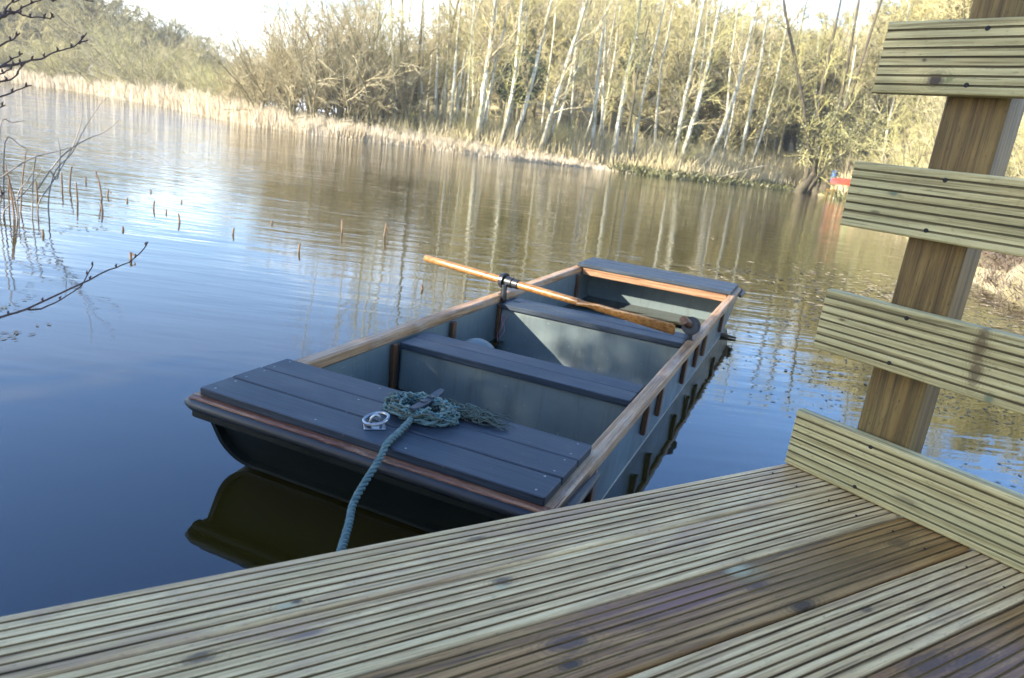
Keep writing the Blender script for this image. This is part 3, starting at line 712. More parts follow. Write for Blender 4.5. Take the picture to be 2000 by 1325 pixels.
# birches: base, mid, top in frame, radius
BT = [
[[-7.48, 39.09, 0.35], [-7.85, 39.09, 4.04], [-8.17, 39.09, 6.92], 0.068], [[-6.23, 40.19, 0.35], [-6.51, 40.19, 3.8], [-6.76, 40.19, 7.27], 0.058],
[[-5.49, 39.65, 0.35], [-5.65, 39.65, 4.36], [-5.84, 39.65, 7.29], 0.069], [[-5.09, 40.11, 0.35], [-5.2, 40.11, 4.46], [-5.41, 40.11, 7.42], 0.069],
[[-4.57, 39.08, 0.35], [-4.65, 39.08, 4.17], [-4.68, 39.08, 7.32], 0.079], [[-4.39, 39.26, 0.35], [-4.25, 39.26, 4.24], [-3.68, 39.26, 7.47], 0.068],
[[-3.7, 38.65, 0.35], [-3.82, 38.65, 2.99], [-3.93, 38.65, 5.91], 0.055], [[-3.08, 38.19, 0.35], [-2.96, 38.19, 3.8], [-2.91, 38.19, 7.37], 0.131],
[[-2.99, 38.51, 0.35], [-2.65, 38.51, 3.87], [-2.2, 38.51, 7.51], 0.077], [[-1.9, 38.04, 0.35], [-1.53, 38.04, 3.18], [-1.58, 38.04, 7.5], 0.098],
[[-1.27, 38.57, 0.35], [-0.7, 38.57, 3.36], [-0.18, 38.57, 7.76], 0.099], [[0.16, 38.91, 0.35], [0.73, 38.91, 3.51], [1.56, 38.91, 8.02], 0.111],
[[0.42, 39.24, 0.35], [1.04, 39.24, 3.08], [2.0, 39.24, 5.96], 0.056], [[3.1, 41.14, 0.35], [2.81, 41.14, 4.73], [2.71, 41.14, 8.54], 0.094],
[[3.67, 41.79, 0.35], [3.19, 41.79, 4.83], [2.7, 41.79, 8.65], 0.072], [[4.17, 40.25, 0.35], [4.24, 40.25, 4.52], [4.37, 40.25, 8.58], 0.104],
[[5.3, 41.03, 0.35], [5.39, 41.03, 4.19], [5.72, 41.03, 8.87], 0.071], [[7.63, 41.56, 0.35], [7.7, 41.56, 3.57], [7.82, 41.56, 9.21], 0.096],
[[8.01, 41.54, 0.35], [8.53, 41.54, 4.81], [8.66, 41.54, 9.3], 0.109], [[10.2, 44.33, 0.35], [11.14, 44.33, 5.73], [11.28, 44.33, 10.09], 0.104],
[[12.76, 46.91, 0.35], [12.81, 46.91, 6.54], [12.65, 46.91, 10.7], 0.097], [[13.42, 46.58, 0.35], [13.88, 46.58, 5.78], [13.78, 46.58, 10.77], 0.069],
[[7.09, 44.51, 0.35], [6.63, 44.51, 5.46], [6.71, 44.51, 9.59], 0.064], [[-9.8, 40.65, 0.35], [-10.13, 40.65, 3.93], [-10.21, 40.65, 6.95], 0.06],
[[-11.21, 41.7, 0.35], [-11.54, 41.7, 3.86], [-11.85, 41.7, 6.94], 0.049], [[-8.95, 41.85, 0.35], [-9.13, 41.85, 4.16], [-9.55, 41.85, 7.24], 0.061],
[[2.09, 45.13, 0.35], [1.71, 45.13, 4.92], [1.49, 45.13, 9.09], 0.064], [[12.54, 49.14, 0.35], [11.69, 49.14, 6.44], [11.25, 49.14, 10.92], 0.072]]
BL = {7: 'thickest birch on the far bank, dark at the foot, forking beside a thin stem', 9: 'bright white birch leaning right just left of the round evergreen bush', 10: 'birch leaning right across the round evergreen bush',
      11: 'long birch leaning hard to the right, right of the evergreen bush', 12: 'thin birch springing from the foot of the hard leaning birch', 8: 'thin leaning birch tight behind the thickest birch',
      15: 'birch standing at the end of the pale reeds, trunk lit white', 13: 'straight slim birch left of the one at the end of the reeds', 17: 'left one of the two close birches near the green bank plants', 18: 'right one of the two close birches near the green bank plants',
      19: 'birch leaning right over a fallen branch left of the dark ivy tree', 20: 'pale birch between the leaning birch and the dark ivy tree', 0: 'thin birch in the gap of bright sky left of the birch stand'}
WORDS = ['thin', 'slender', 'slim pale', 'straight', 'narrow']
order = sorted(range(len(BT)), key=lambda i: BT[i][0][0] / BT[i][0][1])
ORD = ['first', 'second', 'third', 'fourth', 'fifth', 'sixth', 'seventh', 'eighth', 'ninth', 'tenth', 'eleventh', 'twelfth', 'thirteenth', 'fourteenth', 'fifteenth', 'sixteenth', 'seventeenth', 'eighteenth', 'nineteenth', 'twentieth', 'twenty first', 'twenty second', 'twenty third', 'twenty fourth', 'twenty fifth', 'twenty sixth', 'twenty seventh', 'twenty eighth']
for bi, (b0, b1, b2, r) in enumerate(BT):
    rng = np.random.default_rng(100 + bi)
    b0, b1, b2 = [np.array(q, float) for q in (b0, b1, b2)]
    b0[2] = gnd(b0[0], b0[1]) - .05
    root = empty('birch_tree', tuple(b0), 0, BL.get(bi, 'pale bare birch, %s trunk from the left along the far bank' % ORD[order.index(bi)]), 'tree', 'birches along the far bank')
    Ht = rng.uniform(11.5, 14.5); lean = (b2 - b1) / (b2[2] - b1[2]); top = b2 + lean * (Ht - b2[2]) + np.array([rng.normal(0, .3), rng.normal(0, .5), 0])
    K = [b0, b1, b2, top]; ptsT = []
    K = [Vector(k - b0) for k in K]
    path = smoothpath(K, 6); path = [p + Vector((rng.normal(0, .02), rng.normal(0, .03), 0)) * (0 if i == 0 else 1) for i, p in enumerate(path)]
    n = len(path); r *= 1.25; rad = [r * (1.35 if i == 0 else 1.05) * (1 - .80 * (i / (n - 1)) ** 1.1) for i in range(n)]
    m = MB(); m.tube(path, rad, 8); m.build('trunk', M['birch'], root, smooth=True)
    T = np.array([list(p) for p in path])[None]; TR = np.array(rad)[None]
    P, D, L1, R1 = spawn(rng, T, TR, np.array([Ht * .30]), 34, .22, .75, .62, .34, .008, .97)
    D[:, 2] = np.abs(D[:, 2]) * .6 + .25; D /= np.linalg.norm(D, axis=1, keepdims=True)
    p1, q1 = grow(rng, P, D, L1, R1, .10, .16, 4, .3)
    P, D, L2, R2 = spawn(rng, p1, q1, L1, 6, .2, .55, .5, .6, .006); p2, q2 = grow(rng, P, D, L2, R2, .04, .2, 3, .4)
    P, D, L3, R3 = spawn(rng, p2, q2, L2, 4, .2, .55, .6, .7, .005); p3, q3 = grow(rng, P, D, L3, R3, -.02, .2, 2, .5)
    Vv, Ff = join([segs(p1, q1), segs(p2, q2), segs(p3, q3)])
    tag(put('crown', mesh_np('birch_crown', Vv, Ff, M['twigs'] if bi % 3 else M['twigs_green']), root), None)

# multi-stem bushes and round bare trees (prototypes, then copies)
def bush_mesh(seed, H=5.0, stems=16, k2=9, k3=7, spread=.45, r0=.035, rt=.007, base=.5, arch=-.02):
    rng = np.random.default_rng(seed); P = np.column_stack([rng.normal(0, base, stems), rng.normal(0, base, stems), np.zeros(stems) - .1])
    D = np.column_stack([rng.normal(0, spread, stems), rng.normal(0, spread, stems), np.ones(stems)]); D /= np.linalg.norm(D, axis=1, keepdims=True)
    L0 = H * rng.uniform(.65, 1.1, stems); p0, q0 = grow(rng, P, D, L0, r0 * rng.uniform(.6, 1.2, stems), arch, .10, 6, .25)
    P, D, L1, R1 = spawn(rng, p0, q0, L0, k2, .12, .55, .42, .55, rt * 1.3); p1, q1 = grow(rng, P, D, L1, R1, .06, .16, 3, .5)
    P, D, L2, R2 = spawn(rng, p1, q1, L1, k3, .15, .5, .5, .7, rt); p2, q2 = grow(rng, P, D, L2, R2, .02, .2, 2, .5)
    A, Fa = join([segs(p0, q0)], 5); B, Fb = join([segs(p1, q1), segs(p2, q2)])
    return (A, Fa), (B, Fb)
def tree_mesh(seed, H=11, rt=.02):
    """a rounded bare tree: short trunk, spreading limbs, dense twig dome"""
    rng = np.random.default_rng(seed); 
    P = np.array([[0, 0, -.2]]); D = np.array([[0, 0, 1.]]); p0, q0 = grow(rng, P, D, np.array([H * .62]), np.array([H * .022]), .1, .05, 6, .5)
    P, D, L1, R1 = spawn(rng, p0, q0, np.array([H * .62]), 16, .25, .85, .95, .5, rt * 2); D[:, 2] = np.abs(D[:, 2]) * .8 + .1; D /= np.linalg.norm(D, axis=1, keepdims=True)
    p1, q1 = grow(rng, P, D, L1, R1, .10, .15, 5, .3)
    P, D, L2, R2 = spawn(rng, p1, q1, L1, 9, .2, .6, .5, .55, rt * 1.3); p2, q2 = grow(rng, P, D, L2, R2, .06, .2, 3, .4)
    P, D, L3, R3 = spawn(rng, p2, q2, L2, 8, .15, .6, .55, .7, rt); p3, q3 = grow(rng, P, D, L3, R3, .03, .2, 2, .5)
    P, D, L4, R4 = spawn(rng, p3, q3, L3, 3, .2, .6, .7, .8, rt * .8); p4, q4 = grow(rng, P, D, L4, R4, 0, .2, 1, .5)
    A, Fa = join([segs(p0, q0), segs(p1, q1)], 6); B, Fb = join([segs(p2, q2), segs(p3, q3), segs(p4, q4)])
    return (A, Fa), (B, Fb)
def proto(name, pair, mt, mc): return (mesh_np(name + '_stems', *pair[0], mt, True), mesh_np(name + '_twigs', *pair[1], mc))
def place(name, pr, x, y, sx, rz, label, cat, group, trunk='trunk', crown='crown', sz=None, sink=0.1):
    o = empty(name, (x, y, gnd(x, y) - sink), rz, label, cat, group); o.scale = (sx, sx, sz or sx)
    put(trunk, pr[0], o); put(crown, pr[1], o); return o
BUSH = [proto('bush', bush_mesh(200 + i, 5, 18, 9, 8), M['bark_green'], [M['twigs_green'], M['twigs'], M['twigs_green']][i]) for i in range(3)]
TALLB = [proto('tall_bush', bush_mesh(220 + i, 7.5, 16, 13, 9, .30, .05, .009, .7), M['bark_green'], M['twigs']) for i in range(2)]
TREE = [proto('far_tree', tree_mesh(300 + i, 11, .017), M['bark_green'], [M['twigs_olive'], M['twigs_pink'], M['twigs_olive'], M['twigs_pink']][i]) for i in range(4)]
def pol(a, r): return r * math.sin(R_(a)), r * math.cos(R_(a))
# tall willow thicket left of the birches
for a, dr_, s in ((-22.2, 3, .62), (-20.3, 2.6, .72), (-18.8, 4, .9), (-17.2, 2.6, .86), (-15.6, 3.5, 1.0), (-14.0, 2.8, .92), (-12.4, 3.6, .95), (-10.9, 4.5, .85), (-19.5, 7, .95), (-16.5, 8, 1.1), (-13.2, 8, 1.15)):
    x, y = pol(a, shore(a) + dr_); place('willow_bush', TALLB[rnd.randrange(2)], x, y, s, rnd.uniform(0, 6.28), 'tall beige many-stemmed willow in the thicket left of the birches', 'bush', 'willow thicket on the far bank')
# low mossy bushes under and between the birches
for i in range(34):
    a = -11 + 33 * (i + rnd.uniform(.1, .9)) / 34; x, y = pol(a, shore(a) + rnd.uniform(2.2, 9)); s = rnd.uniform(.28, .55)
    place('scrub_bush', BUSH[rnd.randrange(3)], x, y, s, rnd.uniform(0, 6.28), 'low mossy bare scrub bush among the birch trunks', 'bush', 'scrub between the birches')
# left shore scrub and trees beyond the reed bed
for i in range(34):
    a = -39 + 17.5 * (i + rnd.uniform(.1, .9)) / 34; x, y = pol(a, shore(a) + rnd.uniform(9, 20)); s = rnd.uniform(.75, 1.15) * (1.25 if a < -27 else .85)
    place('scrub_bush', BUSH[(0, 2, 0, 1)[i % 4]], x, y, s * 1.25, rnd.uniform(0, 6.28), 'olive scrub bush behind the reed bed on the left shore', 'bush', 'scrub behind the reed bed', sz=s)
for i in range(56):
    a = -40 + 21 * (i + rnd.uniform(.0, 1)) / 56; R0 = float(shore(a)); rr0 = max(R0 + 18, 100) + rnd.uniform(0, 30); x, y = pol(a, rr0)
    tgt = np.interp(a, [-38, -33, -30, -27, -24, -21, -18], [24, 22, 19, 16, 13, 10.5, 9.5]) * rr0 / 120
    s = tgt / 12.5 * rnd.uniform(.82, 1.05)
    place('distant_tree', TREE[(0, 1, 3, 2)[i % 4]], x, y, s, rnd.uniform(0, 6.28), 'bare rounded tree in the wood across the water on the left', 'tree', 'trees behind the left shore', sz=s * .95)
# wood on the rising ground behind the birches
for i in range(112):
    a = -12 + 52 * (i + rnd.uniform(0, 1)) / 112; t = rnd.uniform(22, 70); x, y = pol(a, float(shore(a)) + t + (0 if a < 22 else 20)); s = rnd.uniform(.95, 1.3) * (.62 if a < -6 else 1.05)
    place('woodland_tree', TREE[(1, 3, 1, 3)[i % 4]], x, y, s, rnd.uniform(0, 6.28), 'bare woodland tree on the slope behind the birches', 'tree', 'trees on the slope behind the birches')

for i in range(22):
    a = 9 + 20 * (i + rnd.uniform(0, 1)) / 22; x, y = pol(a, float(np.interp(a, [9, 20, 29], [48, 58, 60])) + rnd.uniform(0, 10)); s = rnd.uniform(1.0, 1.3)
    place('woodland_tree', TREE[(0, 3, 2, 1)[i % 4]], x, y, s, rnd.uniform(0, 6.28), 'tall bare tree close behind the birches on the right', 'tree', 'tall trees close behind the right hand birches')
def pole_mesh(seed, H=14, r=.10):
    rng = np.random.default_rng(seed); P = np.array([[0, 0, -.2]]); D = np.array([[rng.normal(0, .06), rng.normal(0, .06), 1.]])
    p0, q0 = grow(rng, P, D, np.array([H]), np.array([r]), .05, .035, 9, .2)
    P, D, L1, R1 = spawn(rng, p0, q0, np.array([H * .26]), 30, .18, .7, .65, .35, .012, .98); D[:, 2] = np.abs(D[:, 2]) * .7 + .3; D /= np.linalg.norm(D, axis=1, keepdims=True)
    p1, q1 = grow(rng, P, D, L1, R1, .1, .15, 3, .3); P, D, L2, R2 = spawn(rng, p1, q1, L1, 6, .2, .55, .5, .6, .008); p2, q2 = grow(rng, P, D, L2, R2, .03, .2, 2, .4)
    P, D, L3, R3 = spawn(rng, p2, q2, L2, 4, .2, .6, .6, .7, .006); p3, q3 = grow(rng, P, D, L3, R3, 0, .2, 2, .5)
    return join([segs(p0, q0)], 7), join([segs(p1, q1), segs(p2, q2), segs(p3, q3)])
POLE = [proto('pole_tree', pole_mesh(400 + i), M['birch'] if i % 2 else M['bark_green'], [M['twigs'], M['twigs_green'], M['twigs_pink'], M['twigs']][i]) for i in range(4)]
for i in range(64):
    a = -13.5 + 40 * (i + rnd.uniform(0, 1)) / 64; x, y = pol(a, float(shore(min(a, 22))) + rnd.uniform(4.5, 26)); s = rnd.uniform(.75, 1.15)
    o = place('slender_tree', POLE[i % 4], x, y, s, rnd.uniform(0, 6.28), 'slender bare tree standing back among the birches', 'tree', 'slender trees behind the front birches'); o.rotation_euler = (rnd.gauss(0, .05), rnd.gauss(.05, .06), o.rotation_euler.z * 0 + rnd.uniform(0, .3))
# leaf cards
def leaves(name, rng, C, Rr, n, size, mat, parent, shell=.5, clump=None, keep=None):
    d = rng.normal(0, 1, (n, 3)); d /= np.linalg.norm(d, axis=1, keepdims=True); rr = (shell + (1 - shell) * rng.random(n) ** .5)[:, None]
    P = np.array(C) + d * rr * np.array(Rr)
    if clump is not None:
        ph = np.sin(P * clump[0]).sum(1); P = P[ph > clump[1]]
    if keep is not None: P = P[keep(P)]
    n = len(P); A = rng.normal(0, 1, (n, 3)); A /= np.linalg.norm(A, axis=1, keepdims=True); B = np.cross(A, rng.normal(0, 1, (n, 3))); B /= np.linalg.norm(B, axis=1, keepdims=True)
    sz = size * rng.uniform(.6, 1.3, (n, 1)); Vq = np.stack([P - A * sz, P + B * sz * .45, P + A * sz, P - B * sz * .45], 1).reshape(-1, 3); Fq = np.arange(4 * n).reshape(-1, 4)
    o = put(name, mesh_np(name, Vq, Fq, mat), parent); return o
def evergreen(x, y, H, Rr, n, size, label, seed, mat='leaf', cat='bush', group=None, keep=None, lift=.5, name='evergreen_bush'):
    rng = np.random.default_rng(seed); g = gnd(x, y); o = empty(name, (x, y, g - .1), 0, label, cat, group)
    m = MB(); m.tube([(0, 0, 0), (.1, .05, H * .4), (.05, 0, H * .85)], [.06 + H * .012, .05 + H * .008, .02], 8); m.build('trunk', M['bark'], o, smooth=True)
    for k in range(5):
        C = (rng.normal(0, Rr[0] * .35), rng.normal(0, Rr[1] * .35), H * lift + rng.normal(0, Rr[2] * .3))
        f = rng.uniform(.55, .8); leaves('foliage', rng, C, [q * f for q in Rr], n // 5, size, M[mat], o, .35, (2.6, -1.2), keep=keep)
    return o
evergreen(-.95, 42.3, 5.4, (1.7, 1.6, 1.7), 5200, .10, 'rounded dark evergreen bush behind the leaning birches', 5, lift=.66, name='holly_bush')
evergreen(5.3, 45.5, 7.2, (1.1, 1, 1.1), 1500, .10, 'small green ivy clump high among the birch tops', 6, 'ivy', lift=.85, name='ivy_clump')
evergreen(9.3, 46.5, 3.6, (1.2, 1.0, 1.2), 2200, .10, 'low bright green bush between the two close birches and the leaning one', 7, 'ivy', lift=.6)
evergreen(-6.9, 39.9, 1.7, (.5, .5, .7), 0 + 500, .08, 'low dark ivy round a stump in the birch stand', 8, 'ivy', lift=.5, name='ivy_clump')
evergreen(17.6, 42.5, 5.2, (2.0, 1.8, 1.7), 3200, .065, 'loose yellow green bush right of the dark ivy tree', 9, 'ivy', lift=.62)
evergreen(21.5, 47, 5.0, (2.6, 2, 1.9), 3200, .07, 'green bush behind the second railing board', 10, 'ivy', lift=.5)
# dark ivy clad tree leaning over the water
root = empty('ivy_tree', (16.2, 44.0, gnd(16.2, 44) - .15), 0, 'dark many-stemmed ivy clad tree leaning at the water edge', 'tree')
g0 = np.array([16.2, 44.0, root.location.z]); rng = np.random.default_rng(77)
ST = [[(15.9, 43.9, .1), (15.9, 44, 2.2), (14.26, 44, 6.47), (12.6, 44, 10.2), (12, 44, 13)], [(16.4, 44, .1), (16.3, 44, 2.3), (15.81, 44, 5.12), (15.75, 44, 9.97), (15.6, 44, 13)], [(16.5, 44.1, .1), (16.6, 44.1, 2.3), (16.97, 44, 5.26), (16.75, 44, 10.09), (16.6, 44, 13)],
      [(16.7, 43.8, .1), (16.9, 43.9, 2.6), (17.47, 44, 5.6), (17.87, 44, 10.22), (18.2, 44, 13.2)], [(16.2, 43.9, .0), (16.9, 43.4, 1.7), (18.2, 43, 3.2), (20, 42.5, 4.6)]]
TT = []; m = MB()
for k, K in enumerate(ST):
    path = smoothpath([Vector(np.array(p) - g0) for p in K], 6)[:25 if len(K) > 4 else 19]; rr0 = [(.17 if k < 4 else .10) * (1 - .8 * (i / (len(path) - 1))) for i in range(len(path))]; m = MB(); m.tube(path, rr0, 8); m.build('stem', M['bark'], root, smooth=True); TT.append((path, rr0))
for K_, r_ in (([(-.6, -.2, 0), (-.1, 0, .8), (.2, 0, 1.4)], [.30, .30, .2]), ([(.8, -.3, -.1), (.4, 0, .7), (.2, 0, 1.5)], [.25, .26, .18])):
    m = MB(); m.tube(K_, r_, 9); m.build('root', M['bark'], root, smooth=True)
parts = []
for path, rr0 in TT:
    T = np.array([list(p) for p in path])[None]; P, D, L1, R1 = spawn(rng, T, np.array(rr0)[None], np.array([4.2]), 20, .2, .8, .62, .4, .01)
    p1, q1 = grow(rng, P, D, L1, R1, .1, .18, 4, .3); P, D, L2, R2 = spawn(rng, p1, q1, L1, 7, .2, .6, .5, .6, .008); p2, q2 = grow(rng, P, D, L2, R2, .03, .2, 3, .4)
    P, D, L3, R3 = spawn(rng, p2, q2, L2, 4, .2, .6, .5, .6, .006); p3, q3 = grow(rng, P, D, L3, R3, 0, .2, 2, .4); parts += [segs(p1, q1), segs(p2, q2), segs(p3, q3)]
put('crown', mesh_np('ivy_tree_crown', *join(parts), M['twigs_green']), root)
for k, (path, rr0) in enumerate(TT):
    c = path[len(path) // 3]; leaves('ivy', rng, tuple(c), (.5, .5, 1.6), 420, .08, M['ivy'], root, .1)

# ------------------------------------------------------------------ reeds, undergrowth, bank debris
def blades(n, angf, tf, hf, wd, lean, seed, zoff=-.05, broken=.0):
    rng = np.random.default_rng(seed); a = angf(rng, n); t = tf(rng, n, a); R0 = shore(a) + t; x = R0 * np.sin(np.radians(a)); y = R0 * np.cos(np.radians(a)); z = np.maximum(gz(a, t), -.05) + zoff
    h = hf(rng, n, a, t); P0 = np.column_stack([x, y, z]); P1 = P0 + np.column_stack([rng.normal(0, lean, n) * h, rng.normal(0, lean, n) * h, h])
    ph = rng.uniform(0, math.pi, n); Sv = np.column_stack([np.cos(ph), np.sin(ph) * .6, np.zeros(n)]) * (wd * rng.uniform(.6, 1.5, n) * (1 + R0 / 70))[:, None]
    Mi = P0 * .45 + P1 * .55 + rng.normal(0, .03, (n, 3)); top = P1 + np.column_stack([rng.normal(0, .12, n), rng.normal(0, .12, n), -np.abs(rng.normal(0, .08, n))]) * (h * .6)[:, None]
    V = np.stack([P0 - Sv, P0 + Sv, Mi + Sv, Mi - Sv, top], 1).reshape(-1, 3); b = np.arange(n)[:, None] * 5
    return V, [b + np.array([[0, 1, 2, 3]]), b + np.array([[3, 2, 4]])]
def hreed(rng, n, a, t):
    base = np.interp(a, [-40, -27, -22, -18, -12, -6, 0, 4, 8], [1.65, 1.55, 1.15, .82, .70, .60, .48, .36, .2]); cl_ = .82 + .18 * np.sin(a * 9.1 + 2 * np.sin(a * 3.3)) + .12 * np.sin(a * 31); return base * cl_ * rng.uniform(.45, 1.15, n)
Vr, Fr = blades(62000, lambda g, n: -41 + 43 * g.random(n) ** .85 + np.abs(g.normal(0, 2.2, n)), lambda g, n, a: -.7 + g.random(n) ** 1.3 * np.interp(a, [-40, -27, -20, -10, 6], [16, 12, 3.2, 2.0, 1.4]), hreed, .0095, .12, 41)
tag(put('reed_bed', mesh_np('reed_bed', Vr, Fr, M['reed'])), 'pale dry reed bed along the far shore', kind='stuff')
Vr, Fr = blades(16000, lambda g, n: -12 + 36 * g.random(n), lambda g, n, a: .6 + g.random(n) * 9, lambda g, n, a, t: g.uniform(.3, 2.2, n) * np.interp(t, [0, 3, 9], [.35, .8, 1.1]), .010, .22, 42)
tag(put('undergrowth', mesh_np('undergrowth', Vr, Fr, M['straw_stems'])), 'dry grass and stems under the trees on the far bank', kind='stuff')
Vr, Fr = blades(3600, lambda g, n: 6 + 17 * g.random(n), lambda g, n, a: -.25 + g.random(n) * 1.4, lambda g, n, a, t: g.uniform(.08, .42, n), .030, .5, 43)
tag(put('bank_plants', mesh_np('bank_plants', Vr, Fr, M['ivy'])), 'short green plants along the dark mud edge', kind='stuff')
Vr, Fr = blades(26000, lambda g, n: 23 + 30 * g.random(n), lambda g, n, a: -.2 + g.random(n) ** 1.2 * np.minimum(30, shore(a)), lambda g, n, a, t: g.uniform(.02, .20, n) * (1 + .03 * t), .006, 1.3, 44)
tag(put('bank_grass', mesh_np('bank_grass', Vr, Fr, M['litter'])), 'straw coloured dead grass and litter on the right bank', kind='stuff')
# right bank scrub seen between the boards
for i, (a, t, s) in enumerate(((27, 16, .8), (29.5, 20, .9), (32, 18, .85), (34, 22, 1.0), (36, 17, .8), (25.5, 12, .5), (38.5, 15, .9), (31, 28, 1.1), (35, 30, 1.2), (28, 30, 1.1), (24.5, 9, .6), (42, 12, .8))):
    x, y = pol(a, float(shore(a)) + t); place('bank_bush', BUSH[i % 3], x, y, s, rnd.uniform(0, 6.28), 'bare brown bush on the right bank behind the railing', 'bush', 'bushes behind the railing')

# floating weed and straw
def flecks(n, cx, cy, sx, sy, size, seed, aspect=.4, lift=.004, rot=0):
    rng = np.random.default_rng(seed); g = rng.normal(0, 1, (n, 2)); cl_ = rng.normal(0, .12, (n, 2)); k = rng.integers(0, max(3, n // 14), n); cc = rng.normal(0, 1, (max(3, n // 14), 2)); P = cc[k] * .9 + cl_ * 1.2
    x = cx + P[:, 0] * sx * math.cos(rot) - P[:, 1] * sy * math.sin(rot); y = cy + P[:, 0] * sx * math.sin(rot) + P[:, 1] * sy * math.cos(rot)
    bad = 0
    th = rng.uniform(0, math.pi, n); s = size * rng.uniform(.4, 1.4, n); c, d = np.cos(th) * s, np.sin(th) * s; e, f = -np.sin(th) * s * aspect, np.cos(th) * s * aspect; z = np.full(n, lift)
    V = np.stack([np.column_stack([x - c, y - d, z]), np.column_stack([x + e, y + f, z + rng.uniform(0, .12, n) * size]), np.column_stack([x + c, y + d, z]), np.column_stack([x - e, y - f, z + rng.uniform(0, .06, n) * size])], 1)
    inv = Matrix.Rotation(-BR, 3, 'Z'); q = np.column_stack([x - BO.x, y - BO.y]); ca, sa = math.cos(-BR), math.sin(-BR); lx = q[:, 0] * ca - q[:, 1] * sa; ly = q[:, 0] * sa + q[:, 1] * ca
    ok = ~((lx > -.1) & (lx < 1.22) & (ly > -.1) & (ly < 4.0)) & ~((x < 1.2) & (y < 1.5)); V = V[ok]
    return V.reshape(-1, 3), np.arange(len(V) * 4).reshape(-1, 4)
FW = [(flecks(900, 2.35, 4.6, .75, .75, .011, 51, .4, .002), 'floating_weed', 'weed', 'dark specks of floating weed on the water right of the punt'),
      (flecks(2400, 3.0, 4.2, .9, .9, .012, 52, .4, .002), 'floating_weed', 'weed', 'dark floating weed on the water behind the railing'),
      (flecks(900, 4.4, 7.6, 1.6, 1.4, .05, 53, .16), 'floating_straw', 'straw', 'pale floating straw by the right bank'),
      (flecks(2400, 3.8, 6.3, 1.5, 1.3, .022, 56, .4), 'floating_weed', 'weed', 'dark drifting litter by the right bank'),
      (flecks(110, -2.35, 3.3, .22, .6, .016, 54), 'floating_weed', 'weed', 'dark floating weed flecks at the left edge of the water'),
      (flecks(110, -3.6, 5.0, .3, .6, .018, 55), 'floating_weed', 'weed', 'dark weed flecks round the broken reeds on the left')]
for (Vv, Ff), nm, mt, lb in FW: tag(put(nm, mesh_np(nm, Vv, Ff, M[mt])), lb, kind='stuff')
# floating stick beside the stern
st = MB(); o0 = Vector((1.36, 4.60, .012)); st.tube([(-.10, .03, .012), (0, 0, 0), (.09, -.035, -.004)], [.008, .012, .006], 6)
tag(st.build('floating_stick', M['bark'], None, o0), 'short dark stick floating on the water right of the punt', 'stick')

# ------------------------------------------------------------------ broken reed stalks in the water
SK = [(-4.55, 6.64, 0.17), (-4.8, 7.39, 0.177), (-4.76, 7.45, 0.248), (-4.23, 6.73, 0.187), (-5.03, 8.17, 0.071), (-5.44, 9.06, 0.046), (-4.24, 7.14, 0.233), (-3.75, 6.32, 0.102), (-4.31, 7.36, 0.064), (-3.99, 7.15, 0.037), (-3.6, 6.91, 0.081), (-3.4, 6.76, 0.032), (-3.07, 6.34, 0.075), (-3.18, 5.63, 0.029), (-2.48, 6.07, 0.054), (-2.45, 6.92, 0.025), (-1.76, 6.9, 0.126), (-1.37, 7.01, 0.128), (-1.78, 5.66, 0.072), (-0.66, 4.86, 0.035), (-3.44, 5.06, 0.042), (-2.58, 4.65, 0.05), (-4.22, 8.05, 0.017), (-3.64, 7.56, 0.016), (-4.15, 5.84, 0.50), (-4.1, 5.69, 0.40), (-4.15, 5.71, 0.30), (-4.01, 5.61, 0.33), (-3.95, 5.49, 0.324), (-5.72, 7.83, 0.113), (-4.87, 6.62, 0.097)]
SL = {19: 'tiny brown stub in the water just left of the oar handle', 18: 'dark upright stub standing alone in the middle water', 17: 'thick bent reed stub, rightmost of the tall ones', 16: 'pale curved reed stub left of the thick bent one', 14: 'dark stub right of the long left row, alone in pale ripples',
      24: 'tallest straw stalk of the clump at the left edge', 25: 'second tallest straw stalk of the clump at the left edge', 21: 'dark leaf-like stub behind the tip of the overhanging branch'}
for i, (x, y, h) in enumerate(SK):
    r0 = random.Random(i + 60); o = None; h = max(h, .03); wdt = .009 if i < 24 else .006
    m = MB(); lx = r0.uniform(-.08, .08) * h; ly = r0.uniform(-.05, .05) * h
    m.tube([(0, 0, -.12), (0, 0, 0), (lx, ly, h * .55), (lx * 2.4, ly * 2, h * .97), (lx * 3.0, ly * 2, h)], [wdt, wdt, wdt * .9, wdt * .75, wdt * .2], 7)
    if i in (8, 17, 21): m.tube([(lx * 2, ly * 2, h * .85), (lx * 2 + .03, ly * 2, h * .6), (lx * 2 + .025, ly, h * .3)], [wdt * .6, wdt * .7, wdt * .15], 5)
    b_ = m.build('reed_stalk', M['stalk'], None, (x, y, 0), smooth=True)
    tag(b_, SL.get(i, 'small broken brown reed stub sticking out of the left water'), 'reed stalk', 'broken reed stalks in the water')
